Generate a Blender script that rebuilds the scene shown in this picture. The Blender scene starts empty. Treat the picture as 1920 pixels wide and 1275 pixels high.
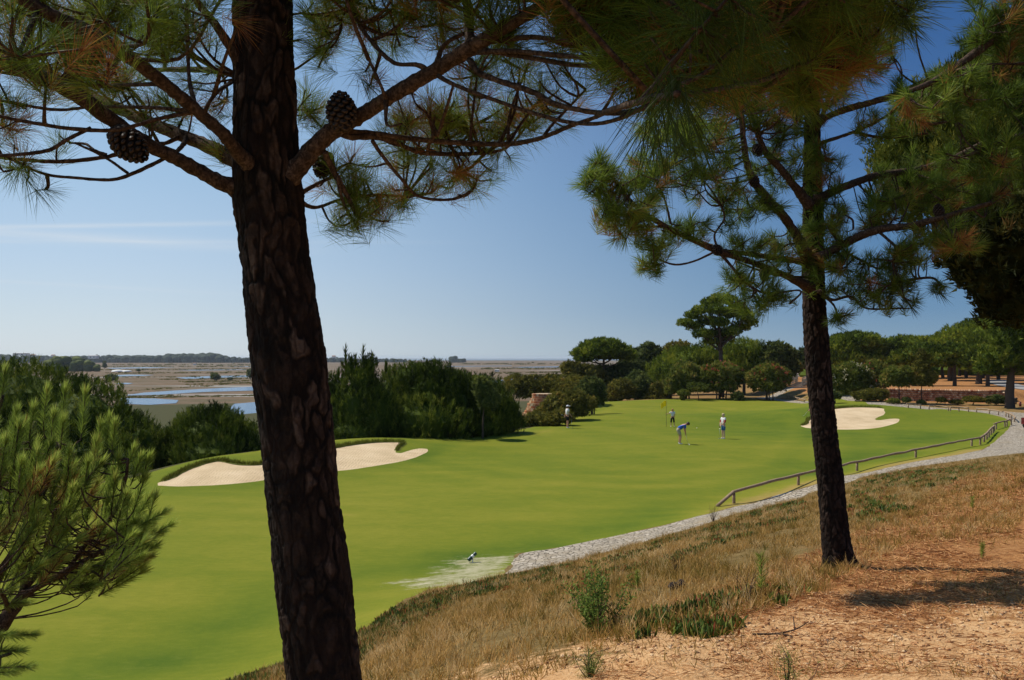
import bpy, bmesh, math, random
import numpy as np
from mathutils import Vector, Matrix
rng = np.random.default_rng(7)
random.seed(7)
S = bpy.context.scene
COL = S.collection
F = 1663.0                      # focal length in photo pixels (photo 1920 wide)
UC, VH = 960.0, 671.0           # centre column, horizon row
ZL = -5.3                       # lawn level, camera at the origin

def P(u, v, D):
    return np.array([D*(u-UC)/F, D, D*(VH-v)/F])
def PG(u, v, z=ZL):             # point where the line of sight meets the level z
    D = -z*F/(v-VH)
    return np.array([D*(u-UC)/F, D, z])

# ---------------------------------------------------------------- tagging
def tag(o, label=None, cat=None, group=None, kind=None):
    if label: o['label'] = label
    if cat: o['category'] = cat
    if group: o['group'] = group
    if kind: o['kind'] = kind
    return o
def empty(name, loc=(0, 0, 0), label=None, cat=None, group=None, rz=0.0):
    o = bpy.data.objects.new(name, None); COL.objects.link(o)
    o.location = tuple(float(a) for a in loc); o.rotation_euler = (0, 0, rz); o.empty_display_size = 0.2
    return tag(o, label, cat, group)
def copy_tree(o, parent=None):
    kids = [c for c in bpy.data.objects if c.parent == o]
    c = o.copy(); COL.objects.link(c); c.parent = parent
    for k in kids: copy_tree(k, c)
    return c

# ---------------------------------------------------------------- mesh building
class Acc:
    """collects triangles with a per-vertex tint, becomes one mesh object"""
    def __init__(s): s.V = []; s.T = []; s.C = []; s.n = 0
    def add(s, V, T, c=0.5):
        V = np.asarray(V, float).reshape(-1, 3); T = np.asarray(T, int).reshape(-1, 3)
        s.V.append(V); s.T.append(T + s.n); s.n += len(V)
        c = np.broadcast_to(np.asarray(c, float), (len(V),)); s.C.append(c)
    def build(s, name, mat, parent=None, smooth=False, origin=(0, 0, 0)):
        V = np.concatenate(s.V); T = np.concatenate(s.T); C = np.concatenate(s.C)
        return mesh_obj(name, V, T, mat, parent, smooth, C, origin)
def mesh_obj(name, V, T, mat, parent=None, smooth=False, C=None, origin=(0, 0, 0), attrs=None):
    V = np.asarray(V, float) - np.asarray(origin, float)
    T = np.asarray(T, np.int32)
    k = T.shape[1]
    me = bpy.data.meshes.new(name)
    me.vertices.add(len(V)); me.vertices.foreach_set('co', V.astype(np.float32).ravel())
    me.loops.add(len(T)*k); me.loops.foreach_set('vertex_index', T.ravel())
    me.polygons.add(len(T)); me.polygons.foreach_set('loop_start', np.arange(0, len(T)*k, k, dtype=np.int32))
    me.polygons.foreach_set('loop_total', np.full(len(T), k, np.int32))
    me.polygons.foreach_set('use_smooth', np.full(len(T), bool(smooth)))
    me.update(calc_edges=True)
    if C is not None:
        a = me.attributes.new('tint', 'FLOAT', 'POINT'); a.data.foreach_set('value', np.asarray(C, np.float32))
    for kx, vx in (attrs or {}).items():
        a = me.attributes.new(kx, 'FLOAT', 'POINT'); a.data.foreach_set('value', np.asarray(vx, np.float32))
    me.materials.append(mat)
    o = bpy.data.objects.new(name, me); COL.objects.link(o)
    if parent is not None: o.parent = parent
    elif any(origin): o.location = tuple(float(a) for a in origin)
    return o

def norm(a):
    a = np.asarray(a, float); return a/np.maximum(np.linalg.norm(a, axis=-1, keepdims=True), 1e-9)
def smooth_path(pts, n):
    """Catmull-Rom through pts (k, any dims) resampled to n"""
    p = np.asarray(pts, float)
    if len(p) == 2:
        t = np.linspace(0, 1, n)[:, None]; return p[0]*(1-t)+p[1]*t
    q = np.vstack([2*p[0]-p[1], p, 2*p[-1]-p[-2]])
    d = np.r_[0, np.cumsum(np.linalg.norm(np.diff(p[:, :3], axis=0), axis=1))]
    s = np.linspace(0, d[-1], n); i = np.clip(np.searchsorted(d, s, 'right')-1, 0, len(p)-2)
    t = ((s-d[i])/np.maximum(d[i+1]-d[i], 1e-9))[:, None]
    a, b, c, e = q[i], q[i+1], q[i+2], q[i+3]
    return .5*((2*b)+(-a+c)*t+(2*a-5*b+4*c-e)*t*t+(-a+3*b-3*c+e)*t**3)
def frames(c):
    t = norm(np.gradient(c, axis=0)); n = np.zeros_like(t)
    r = np.array([0., 1., 0.]) if abs(t[0][1]) < .9 else np.array([1., 0., 0.])
    x = norm(np.cross(t[0], r))
    for i in range(len(c)):
        x = x - t[i]*np.dot(x, t[i]); x = x/max(np.linalg.norm(x), 1e-9); n[i] = x
    return t, n, np.cross(t, n)
def tube(acc, pts, rad, nseg=8, n=None, rough=0.0, c=0.5, caps=True):
    pts = np.asarray(pts, float); rad = np.broadcast_to(np.asarray(rad, float), (len(pts),))
    n = n or max(4, 3*len(pts))
    pr = smooth_path(np.c_[pts, rad], n); c3 = pr[:, :3]; r = np.maximum(pr[:, 3], 1e-4)
    t, a, b = frames(c3)
    th = np.linspace(0, 2*np.pi, nseg, endpoint=False)
    R = r[:, None]*(1+rough*rng.standard_normal((n, nseg)))
    V = c3[:, None]+R[..., None]*(a[:, None]*np.cos(th)[None, :, None]+b[:, None]*np.sin(th)[None, :, None])
    i, j = np.meshgrid(np.arange(n-1), np.arange(nseg), indexing='ij'); j2 = (j+1) % nseg
    q = np.stack([i*nseg+j, i*nseg+j2, (i+1)*nseg+j2, (i+1)*nseg+j], -1).reshape(-1, 4)
    T = np.vstack([q[:, [0, 1, 2]], q[:, [0, 2, 3]]]); V = V.reshape(-1, 3)
    if caps:
        k = len(V); V = np.vstack([V, c3[0], c3[-1]])
        j = np.arange(nseg); j2 = (j+1) % nseg
        T = np.vstack([T, np.c_[np.full(nseg, k), j2, j], np.c_[np.full(nseg, k+1), (n-1)*nseg+j, (n-1)*nseg+j2]])
    acc.add(V, T, c)
    return c3, r
def box(acc, lo, hi, c=.5, M=None):
    lo, hi = np.array(lo, float), np.array(hi, float)
    V = np.array([[x, y, z] for x in (lo[0], hi[0]) for y in (lo[1], hi[1]) for z in (lo[2], hi[2])])
    if M is not None: V = V @ np.array(M).T
    Q = [(0, 1, 3, 2), (4, 6, 7, 5), (0, 4, 5, 1), (2, 3, 7, 6), (0, 2, 6, 4), (1, 5, 7, 3)]
    T = [t for q in Q for t in ((q[0], q[1], q[2]), (q[0], q[2], q[3]))]
    acc.add(V, T, c)
def sphere(nu, nv):
    th = np.linspace(0, 2*np.pi, nu, endpoint=False); ph = np.linspace(0, np.pi, nv)
    V = np.stack([np.outer(np.sin(ph), np.cos(th)), np.outer(np.sin(ph), np.sin(th)), np.outer(np.cos(ph), np.ones(nu))], -1).reshape(-1, 3)
    i, j = np.meshgrid(np.arange(nv-1), np.arange(nu), indexing='ij'); j2 = (j+1) % nu
    q = np.stack([i*nu+j, (i+1)*nu+j, (i+1)*nu+j2, i*nu+j2], -1).reshape(-1, 4)
    return V, np.vstack([q[:, [0, 1, 2]], q[:, [0, 2, 3]]])

# ---------------------------------------------------------------- noise
_TB = np.random.default_rng(3).random((32, 32, 32))
def vnoise(p, f=1.0, off=0.0):
    p = np.asarray(p, float)*f+off; i = np.floor(p).astype(int); t = p-i; t = t*t*(3-2*t)
    r = 0
    for a in (0, 1):
        for b in (0, 1):
            for c in (0, 1):
                w = (t[..., 0] if a else 1-t[..., 0])*(t[..., 1] if b else 1-t[..., 1])*(t[..., 2] if c else 1-t[..., 2])
                r = r+w*_TB[(i[..., 0]+a) % 32, (i[..., 1]+b) % 32, (i[..., 2]+c) % 32]
    return r*2-1
def fbm(p, f, o=4, off=0.):
    return sum(vnoise(p, f*2**k, off+7.3*k)/2**k for k in range(o))
_R2 = np.random.default_rng(5).random((64, 64, 3))
def voro(x, y, perx):
    """F1, F2-F1 and cell id of a 2D cell pattern, periodic in x"""
    ix, iy = np.floor(x).astype(int), np.floor(y).astype(int)
    d1 = np.full(x.shape, 9.); d2 = np.full(x.shape, 9.); idc = np.zeros(x.shape)
    for a in (-1, 0, 1):
        for b in (-1, 0, 1):
            cx, cy = ix+a, iy+b; r = _R2[(cx % perx) % 64, cy % 64]
            d = np.hypot(cx+.1+.8*r[..., 0]-x, cy+.1+.8*r[..., 1]-y)
            m = d < d1
            d2 = np.where(m, d1, np.minimum(d2, d)); idc = np.where(m, r[..., 2], idc); d1 = np.where(m, d, d1)
    return d1, d2-d1, idc

# ---------------------------------------------------------------- materials
def mat(name):
    m = bpy.data.materials.new(name); m.use_nodes = True; nt = m.node_tree; nt.nodes.clear()
    out = nt.nodes.new('ShaderNodeOutputMaterial')
    return m, nt, out
def N(nt, t, **kw):
    n = nt.nodes.new('ShaderNode'+t)
    for k, v in kw.items():
        if k in n.inputs.keys() if isinstance(k, str) else False: n.inputs[k].default_value = v
        else: setattr(n, k, v)
    return n
def setin(n, **kw):
    for k, v in kw.items(): n.inputs[k.replace('_', ' ')].default_value = v
    return n
def ramp(nt, fac, stops, interp='LINEAR'):
    r = nt.nodes.new('ShaderNodeValToRGB'); r.color_ramp.interpolation = interp
    e = r.color_ramp.elements
    while len(e) < len(stops): e.new(.5)
    for i, (p, c) in enumerate(stops):
        e[i].position = p; e[i].color = (c[0], c[1], c[2], 1) if hasattr(c, '__len__') else (c, c, c, 1)
    nt.links.new(fac, r.inputs[0]); return r.outputs[0]
def noise(nt, scale, detail=4, rough=.55, vec=None, dist=0.0):
    n = nt.nodes.new('ShaderNodeTexNoise'); n.inputs['Scale'].default_value = scale
    n.inputs['Detail'].default_value = detail; n.inputs['Roughness'].default_value = rough; n.inputs['Distortion'].default_value = dist
    if vec is not None: nt.links.new(vec, n.inputs['Vector'])
    return n.outputs['Fac']
def coords(nt, scale=(1, 1, 1), kind='Object'):
    t = nt.nodes.new('ShaderNodeTexCoord'); m = nt.nodes.new('ShaderNodeMapping')
    m.inputs['Scale'].default_value = scale; nt.links.new(t.outputs[kind], m.inputs[0]); return m.outputs[0]
def mix(nt, f, a, b, mode='MIX'):
    m = nt.nodes.new('ShaderNodeMix'); m.data_type = 'RGBA'; m.blend_type = mode
    for s, v in ((m.inputs[0], f), (m.inputs[6], a), (m.inputs[7], b)):
        if hasattr(v, 'is_linked') or hasattr(v, 'links'): nt.links.new(v, s)
        else: s.default_value = v if not hasattr(v, '__len__') or len(v) == 4 else (*v, 1)
    return m.outputs[2]
def mth(nt, op, a, b=0.0, c=None):
    m = nt.nodes.new('ShaderNodeMath'); m.operation = op
    for i, v in enumerate((a, b) + ((c,) if c is not None else ())):
        if hasattr(v, 'links'): nt.links.new(v, m.inputs[i])
        else: m.inputs[i].default_value = v
    return m.outputs[0]
def attr(nt, name):
    a = nt.nodes.new('ShaderNodeAttribute'); a.attribute_name = name; return a.outputs['Fac']
def pbsdf(nt, out, col, rough=.8, spec=.3, bump=None, bs=.5, bd=.02, metal=0.0):
    b = nt.nodes.new('ShaderNodeBsdfPrincipled')
    if hasattr(col, 'links'): nt.links.new(col, b.inputs['Base Color'])
    else: b.inputs['Base Color'].default_value = (*col, 1)
    if hasattr(rough, 'links'): nt.links.new(rough, b.inputs['Roughness'])
    else: b.inputs['Roughness'].default_value = rough
    b.inputs['Specular IOR Level'].default_value = spec; b.inputs['Metallic'].default_value = metal
    if bump is not None:
        n = nt.nodes.new('ShaderNodeBump'); n.inputs['Strength'].default_value = bs; n.inputs['Distance'].default_value = bd
        nt.links.new(bump, n.inputs['Height']); nt.links.new(n.outputs[0], b.inputs['Normal'])
    if out is not None: nt.links.new(b.outputs[0], out.inputs[0])
    return b
def simple(name, col, rough=.7, spec=.3, var=.15, scale=8, bump=0.0, metal=0.0):
    m, nt, out = mat(name); v = coords(nt); f = noise(nt, scale, 4, .6, v)
    c = mix(nt, f, tuple(a*(1-var) for a in col), tuple(min(1, a*(1+var)) for a in col))
    pbsdf(nt, out, c, rough, spec, f if bump else None, bump, .01, metal); return m
def foliage(name, stops, rough=.5, trans=.25, spec=.25, ns=.8, nv=.35):
    """leaf colour by the tint of each clump, varied a little from place to place"""
    m, nt, out = mat(name)
    t = attr(nt, 'tint'); f = noise(nt, ns, 3, .6, coords(nt))
    t2 = mth(nt, 'ADD', t, mth(nt, 'MULTIPLY', mth(nt, 'SUBTRACT', f, .5), nv))
    c = ramp(nt, t2, stops)
    b = pbsdf(nt, None, c, rough, spec)
    tr = nt.nodes.new('ShaderNodeBsdfTranslucent'); nt.links.new(c, tr.inputs[0])
    mx = nt.nodes.new('ShaderNodeMixShader'); mx.inputs[0].default_value = trans
    nt.links.new(b.outputs[0], mx.inputs[1]); nt.links.new(tr.outputs[0], mx.inputs[2]); nt.links.new(mx.outputs[0], out.inputs[0])
    return m
def bark(name, dark, mid, light, sc=1.0, bs=.8):
    m, nt, out = mat(name); v = coords(nt, (sc, sc, sc*.6)); v2 = coords(nt)
    n1 = noise(nt, 22, 6, .7, v, .8); n2 = noise(nt, 90, 5, .7, v2); n3 = noise(nt, 6, 3, .6, v2)
    f = mth(nt, 'ADD', mth(nt, 'MULTIPLY', n1, .65), mth(nt, 'MULTIPLY', n2, .35))
    c = ramp(nt, f, [(.34, tuple(a*.4 for a in dark)), (.44, dark), (.54, mid), (.68, light)])
    c = mix(nt, ramp(nt, n3, [(.4, 0), (.7, .5)]), c, dark)
    pbsdf(nt, out, c, .9, .12, f, bs, .010); return m

G = 'linear'
M = {}
M['needle_bank'] = foliage('dark bank pine foliage', [(0, (.014, .024, .005)), (.4, (.055, .082, .010)), (.75, (.15, .185, .02)), (1, (.28, .28, .04))], .7, .18, .05, .5, .3)
M['needle_olive'] = foliage('dark olive pine foliage', [(0, (.015, .022, .004)), (.4, (.06, .075, .010)), (.75, (.14, .155, .02)), (1, (.24, .22, .035))], .7, .2, .05, .5, .3)  # olive needles, darker than the mid pines
M['bark_limb'] = bark('pine limb bark', (.035, .022, .015), (.10, .062, .042), (.22, .155, .11), 2.5, .7)
M['bark_far'] = simple('dark distant bark', (.085, .06, .045), .9, .1, .4, 3)
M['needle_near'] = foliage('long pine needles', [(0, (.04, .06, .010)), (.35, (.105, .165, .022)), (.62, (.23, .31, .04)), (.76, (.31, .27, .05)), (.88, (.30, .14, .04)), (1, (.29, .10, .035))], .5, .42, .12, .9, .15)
M['needle_young'] = foliage('young pine needles', [(0, (.06, .088, .018)), (.4, (.175, .245, .038)), (.75, (.35, .44, .07)), (.85, (.50, .58, .13)), (.93, (.32, .16, .05)), (1, (.30, .11, .04))], .5, .42, .12, .9, .10)
M['needle_mid'] = foliage('dense pine foliage', [(0, (.022, .036, .006)), (.4, (.10, .14, .014)), (.75, (.245, .29, .028)), (1, (.40, .38, .05))], .7, .28, .06, .5, .3)
M['needle_grey'] = foliage('grey green foliage', [(0, (.03, .042, .014)), (.4, (.09, .115, .03)), (.75, (.19, .215, .05)), (1, (.29, .28, .08))], .7, .3, .06, .4, .3)
M['shrub'] = foliage('olive shrub leaves', [(0, (.05, .048, .012)), (.4, (.14, .135, .024)), (.75, (.26, .225, .04)), (1, (.38, .23, .055))], .7, .3, .06, .35, .5)
M['oleander'] = foliage('oleander leaves', [(0, (.055, .075, .016)), (.5, (.17, .20, .032)), (1, (.34, .25, .06))], .6, .35, .06, .6, .4)
M['flower_red'] = foliage('red flowers', [(0, (.30, .035, .03)), (1, (.55, .10, .07))], .6, .3, .2)
M['flower_pale'] = foliage('pale flowers', [(0, (.5, .42, .2)), (1, (.7, .65, .45))], .6, .3, .2)
M['far_tree'] = foliage('far woodland', [(0, (.018, .03, .02)), (1, (.06, .08, .045))], .8, .1, .1, .02, .5)
# ================================================================ terrain
hill_cols = {
 1920: [(1275, 5.0), (1060, 10), (950, 16), (880, 26), (852, 43)],
 1575: [(1275, 4.9), (1068, 10), (980, 16), (925, 24), (897, 35)],
 1350: [(1275, 5.0), (1100, 9), (1020, 15), (985, 21), (965, 28)],
 1100: [(1275, 5.2), (1150, 9), (1080, 15), (1045, 22)],
 800: [(1275, 6.0), (1180, 11), (1130, 16), (1098, 20.3)],
 600: [(1275, 8.5), (1235, 12.5), (1216, 15.6)],
 430: [(1275, 14.3)],
}
ctrl = []
for u, l in hill_cols.items():
    for v, D in l: ctrl.append(P(u, v, D))
ctrl += [np.array(a, float) for a in [(0, 0, -1.6), (3, 0, -1.55), (8, 2, -1.5), (14, 8, -1.9), (20, 16, -2.1), (32, 30, -3.0), (45, 42, -4.2), (0, -8, -1.3), (10, -8, -1.2),
    (-2.5, 2.5, -2.45), (-3, 6.0, -3.45), (-6, 4, -4.1), (-5.5, 8.5, -4.6), (-8, 12, -5.15), (-10, 6, -5.0), (-14, 0, -5.2), (-8, -8, -3.6), (-20, -8, -5.3),
    (60, 30, -3.0), (60, 60, -4.0), (90, 90, -3.8), (60, 0, -1.5), (50, 52, -4.5)]]
lawn_uv = [(60, 1200), (250, 1275), (200, 1100), (450, 1200), (60, 1000), (350, 1000), (560, 1100), (700, 1020), (850, 1040), (1000, 1000), (600, 950), (350, 940),
    (850, 940), (1150, 960), (1300, 930), (1050, 900), (1250, 880), (1450, 890), (700, 885), (900, 870), (1600, 850), (1400, 840), (1200, 840), (1000, 830),
    (1100, 800), (1300, 800), (1450, 800), (1750, 830), (1800, 812), (1300, 775), (1200, 765), (1450, 770), (900, 830), (1700, 815), (1600, 815), (1520, 815), (1460, 945), (1400, 925), (1590, 890), (1700, 860), (1830, 835), (1150, 1010), (960, 1055)]
for u, v in lawn_uv: ctrl.append(PG(u, v))
# bunker fronts, rims and the crest of the lawn
for u, v, z in [(290, 910, -5.28), (400, 910, -5.3), (500, 905, -5.3), (350, 883, -5.0), (410, 867, -4.85), (490, 872, -4.88), (550, 862, -4.85),
    (300, 895, -5.08), (360, 872, -4.88), (430, 853, -4.64), (490, 850, -4.66), (560, 839, -4.7), (620, 829, -4.72), (700, 820, -4.8), (760, 819, -5.0), (800, 820, -5.18),
    (640, 835, -4.85), (700, 830, -4.85), (750, 831, -4.98), (800, 845, -5.2), (620, 884, -5.3), (700, 873, -5.3), (780, 856, -5.28),
    (900, 812, -5.3), (1000, 800, -5.3), (1050, 785, -5.3), (1100, 757, -5.22), (1170, 752, -5.15), (1240, 750, -5.15), (1330, 752, -5.2), (1420, 754, -5.25), (1490, 757, -5.2),
    (1520, 803, -5.3), (1580, 805, -5.3), (1640, 803, -5.28), (1690, 790, -5.05), (1500, 797, -5.2), (1540, 773, -4.5), (1580, 765, -4.35), (1620, 764, -4.3), (1660, 768, -4.35), (1540, 764, -4.4), (1600, 758, -4.15), (1640, 757, -4.12), (1700, 762, -4.4),
    (1700, 766, -4.65), (1760, 768, -4.72), (1800, 771, -4.75), (1850, 777, -4.8), (1895, 788, -4.9), (1870, 806, -5.1), (1915, 810, -5.05), (1790, 785, -4.9), (1740, 800, -5.2), (1610, 752, -4.45), (1560, 752, -4.6)]:
    ctrl.append(PG(u, v, z))
edge = [(-34, 14), (-30, 24), (-22, 33), (-15.9, 39.5), (-11.5, 53.5), (-5.7, 60.5), (1.7, 69.5), (4.2, 79), (8.6, 105)]
for (x, y) in edge:
    for d, z in ((7, -6.8), (16, -9.0), (40, -11.0)): ctrl.append(np.array([x-.85*d, y+.5*d, z]))
for x, y, z in [(18, 125, -5.6), (34, 120, -5.2), (20, 160, -6.5), (50, 150, -5.0), (0, 160, -9.5), (40, 105, -4.95), (52, 92, -4.6), (60, 100, -4.6), (80, 105, -4.5), (70, 150, -4.6), (110, 150, -4.5), (60, 220, -6.0), (120, 220, -5.0), (0, 230, -12), (-60, 160, -13), (-60, 230, -13.8), (46, 80, -4.75), (55, 75, -4.6), (-70, 60, -12), (-70, 0, -11), (-40, -30, -7), (40, -40, -1.5), (100, 40, -2.5), (150, 100, -3.5), (28, 118, -5.1)]:
    ctrl.append(np.array([x, y, z], float))
ctrl = np.array(ctrl)
_k = ctrl[:, None, :2]-ctrl[None, :, :2]; _r2 = (_k**2).sum(-1)+1e-9
_n = len(ctrl); _A = np.zeros((_n+3, _n+3)); _A[:_n, :_n] = .5*_r2*np.log(_r2)*1e-3+np.eye(_n)*.004
_Pm = np.c_[np.ones(_n), ctrl[:, :2]*.01]; _A[:_n, _n:] = _Pm; _A[_n:, :_n] = _Pm.T
_w = np.linalg.solve(_A, np.r_[ctrl[:, 2], 0, 0, 0])
WALL0, WALL1 = np.array([37.0, 93.0]), np.array([55.5, 92.0])      # foot of the retaining wall
def sstep(a, b, x):
    t = np.clip((x-a)/(b-a), 0, 1); return t*t*(3-2*t)
def H(x, y):
    x = np.asarray(x, float); y = np.asarray(y, float); sh = x.shape; x = x.ravel(); y = y.ravel(); z = np.full(x.shape, -14.0)
    r = np.hypot(x, y); m = np.nonzero(r < 330)[0]
    for c in range(0, len(m), 40000):
        q = m[c:c+40000]; d2 = (x[q][:, None]-ctrl[None, :, 0])**2+(y[q][:, None]-ctrl[None, :, 1])**2+1e-9
        z[q] = (.5e-3*d2*np.log(d2))@_w[:_n]+_w[_n]+_w[_n+1]*.01*x[q]+_w[_n+2]*.01*y[q]
    zz = np.clip(z, -14.0, -1.0)
    ti = (x-WALL0[0])/(WALL1[0]-WALL0[0]); yl = WALL0[1]+ti*(WALL1[1]-WALL0[1])
    zz = zz+1.15*sstep(.35, 1.6, y-yl)*sstep(WALL0[0]-4, WALL0[0]+1, x)*(1-sstep(250, 300, r))
    k = sstep(190, 300, r); zz = zz*(1-k)-14.0*k
    p = np.c_[x, y, 0*x]; far = (1-sstep(120, 200, r))
    hill = sstep(-5.0, -4.2, zz)*(r < 45)*np.where(y < 45, 1, 0)
    zz = zz+.03*fbm(p, .9, 3)*hill+.02*fbm(p, 3.1, 2)*hill+.05*fbm(p, .09, 3)*far*(1-hill)
    return zz.reshape(sh)
def hit(u, v, dmin=3.0, dmax=260.):
    """ground points seen at the photo places (u, v)"""
    u = np.atleast_1d(np.asarray(u, float)); v = np.atleast_1d(np.asarray(v, float))
    D = np.geomspace(dmin, dmax, 500); a = (u-UC)/F; b = (VH-v)/F
    g = H(a[:, None]*D, np.broadcast_to(D, (len(u), 500)))-b[:, None]*D
    i = np.argmax(g > 0, 1); i = np.where((g > 0).any(1), np.maximum(i, 1), 499)
    k = np.arange(len(u)); g0, g1 = g[k, i-1], g[k, i]; t = np.clip(-g0/(g1-g0+1e-12), 0, 1)
    d = D[i-1]+(D[i]-D[i-1])*t
    return np.c_[a*d, d, H(a*d, d)]
def sdf(x, y, poly):
    poly = np.asarray(poly)[:, :2]; d = np.full(x.shape, 1e9); ins = np.zeros(x.shape, bool)
    a = poly; b = np.roll(poly, -1, 0)
    for (ax, ay), (bx, by) in zip(a, b):
        ex, ey = bx-ax, by-ay; t = np.clip(((x-ax)*ex+(y-ay)*ey)/(ex*ex+ey*ey+1e-12), 0, 1)
        d = np.minimum(d, np.hypot(x-ax-t*ex, y-ay-t*ey))
        c = ((ay > y) != (by > y)) & (x < (bx-ax)*(y-ay)/(by-ay+1e-12)+ax); ins ^= c
    return np.where(ins, d, -d)
def pldist(x, y, line):
    line = np.asarray(line); d = np.full(x.shape, 1e9)
    for (ax, ay), (bx, by) in zip(line[:-1, :2], line[1:, :2]):
        ex, ey = bx-ax, by-ay; t = np.clip(((x-ax)*ex+(y-ay)*ey)/(ex*ex+ey*ey+1e-12), 0, 1)
        d = np.minimum(d, np.hypot(x-ax-t*ex, y-ay-t*ey))
    return d
def clip(V, T, sd):
    """cuts a triangle sheet along sd = 0; returns (inside, outside) as (V, T)"""
    s = sd >= 0; c = s[T].sum(1)
    pos = [T[c == 3]]; neg = [T[c == 0]]; V = [V]; n0 = len(V[0])
    for k, lone in ((1, True), (2, False)):
        X = T[c == k]
        if not len(X): continue
        i = np.argmax(s[X] == lone, 1); r = np.arange(len(X))
        a, b, e = X[r, i], X[r, (i+1) % 3], X[r, (i+2) % 3]
        def cut(p, q):
            lo, hi = np.minimum(p, q), np.maximum(p, q); t = (sd[lo]/(sd[lo]-sd[hi]))[:, None]
            return V[0][lo]*(1-t)+V[0][hi]*t
        nonlocal_n = sum(len(z) for z in V)
        m = len(X); ab = nonlocal_n+np.arange(m); ae = ab+m
        V.append(cut(a, b)); V.append(cut(a, e))
        one = np.c_[a, ab, ae]; two = np.vstack([np.c_[ab, b, e], np.c_[ab, e, ae]])
        (pos if lone else neg).append(one); (neg if lone else pos).append(two)
    V = np.vstack(V)
    def pack(L):
        L = np.vstack(L)
        if not len(L): return V[:0], L
        key = np.unique(L); mp = np.zeros(len(V), int); mp[key] = np.arange(len(key)); return V[key], mp[L]
    return pack(pos), pack(neg)

def rays(uv, close=None):
    uv = np.array(uv, float); uv = smooth_path(uv, len(uv)*5) if len(uv) > 2 else uv
    return hit(uv[:, 0], uv[:, 1])
b1 = rays([(286, 909), (320, 897), (350, 882), (380, 871), (408, 865), (430, 868), (455, 872), (490, 871), (530, 862), (545, 872), (520, 893), (490, 901), (440, 907), (390, 910), (330, 912), (290, 910)])
b2 = rays([(590, 882), (592, 862), (610, 846), (640, 838), (690, 831), (735, 829), (755, 831), (747, 838), (741, 848), (752, 850), (766, 845), (785, 841), (803, 843), (795, 851), (765, 862), (720, 871), (660, 880), (610, 885)])
b3 = rays([(1494, 800), (1512, 795), (1516, 787), (1530, 783), (1536, 775), (1556, 768), (1590, 764.5), (1630, 764), (1658, 766), (1657, 771), (1661, 776), (1644, 783), (1638, 788), (1650, 788), (1668, 785), (1687, 786), (1683, 792), (1662, 799), (1630, 804), (1580, 805.5), (1530, 804)])
far_edge = [(-60, -20), (-44, 5), (-38, 16), (-30, 27), (-21, 35.5)] + [tuple(p[:2]) for p in rays([(296, 896), (360, 873.5), (430, 854), (490, 851), (560, 840), (620, 830.5), (700, 821.5), (760, 820.5), (800, 821), (900, 813), (1000, 801), (1050, 786), (1085, 768), (1105, 758)])]
far_edge = [(a-1.3, b+.8) if a < -4 else (a, b) for a, b in far_edge]
back = [(10.5, 108), (20, 112), (30, 111), (36, 100), (36.2, 93), (36.6, 88)]
pu = hit(*np.array([(1640, 758.5), (1700, 764), (1760, 766.5), (1800, 769), (1850, 775), (1885, 784), (1898, 792), (1890, 806), (1876, 818), (1862, 831), (1840, 844), (1800, 852), (1700, 868.5), (1600, 890), (1530, 908), (1450, 930), (1380, 949), (1335, 962), (1250, 984), (1180, 999), (1100, 1016), (1040, 1028), (970, 1038), (948, 1074)], float).T)
near = hit(*np.array([(905, 1088), (800, 1106), (720, 1150), (660, 1192), (600, 1222), (520, 1252), (430, 1280), (330, 1330)], float).T)
lawn_poly = np.array(far_edge+back+[tuple(p[:2]) for p in pu]+[tuple(p[:2]) for p in near]+[(-12, 3), (-20, -20)])
pl = hit(*np.array([(948, 1076), (1060, 1055), (1180, 1024), (1300, 990), (1380, 963), (1520, 923), (1600, 902), (1700, 877), (1800, 864), (1920, 849)], float).T)
path_poly = np.array([tuple(p[:2]) for p in pu]+[tuple(p[:2]) for p in pl]+[(34, 53), (48, 66), (44, 80), (40, 85), (37.3, 89.5), (34, 103), (33, 113), (41, 122), (39.5, 123.5), (31.2, 114), (33, 101), (35.9, 90)])
path_poly[:len(pu)] += np.array([.0, .0])

# ground sheet: rings round the camera, fine in front, out to the horizon
rad = [0.4]
while rad[-1] < 16000: rad.append(rad[-1]*(1.013 if rad[-1] < 260 else 1.03))
rad = np.array(rad)
ang = np.radians(np.r_[np.arange(-48, 48, .16), np.arange(48, 312, 3.0)])
Rr, Aa = np.meshgrid(rad, ang, indexing='ij'); X, Y = Rr*np.sin(Aa), Rr*np.cos(Aa)
Z = H(X, Y); na = len(ang)
Vg = np.vstack([np.c_[X.ravel(), Y.ravel(), Z.ravel()], [[0, 0, float(H(np.array([0.]), np.array([0.]))[0])]]])
i, j = np.meshgrid(np.arange(len(rad)-1), np.arange(na), indexing='ij'); j2 = (j+1) % na
q = np.stack([i*na+j, i*na+j2, (i+1)*na+j2, (i+1)*na+j], -1).reshape(-1, 4)
Tg = np.vstack([q[:, [0, 2, 1]], q[:, [0, 3, 2]]]); jj = np.arange(na); Tg = np.vstack([Tg, np.c_[np.full(na, len(Vg)-1), (jj+1) % na, jj]])
def region(V, T, poly, wob=.0):
    sd = np.full(len(V), -5.0); lo = poly.min(0)-2; hi = poly.max(0)+2
    m = (V[:, 0] > lo[0]) & (V[:, 0] < hi[0]) & (V[:, 1] > lo[1]) & (V[:, 1] < hi[1]); q = np.nonzero(m)[0]
    sd[q] = sdf(V[q, 0], V[q, 1], poly)
    if wob: sd[q] += wob*fbm(np.c_[V[q, :2], 0*q], 1.7, 3)
    return clip(V, T, sd)
parts = {}
rest = (Vg, Tg)
for nm, pb, wob in (('sand_1', b1[:, :2], .03), ('sand_2', b2[:, :2], .03), ('sand_3', b3[:, :2], .03), ('path', path_poly, .07), ('lawn', lawn_poly, .12)):
    parts[nm], rest = region(*rest, pb, wob)
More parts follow.
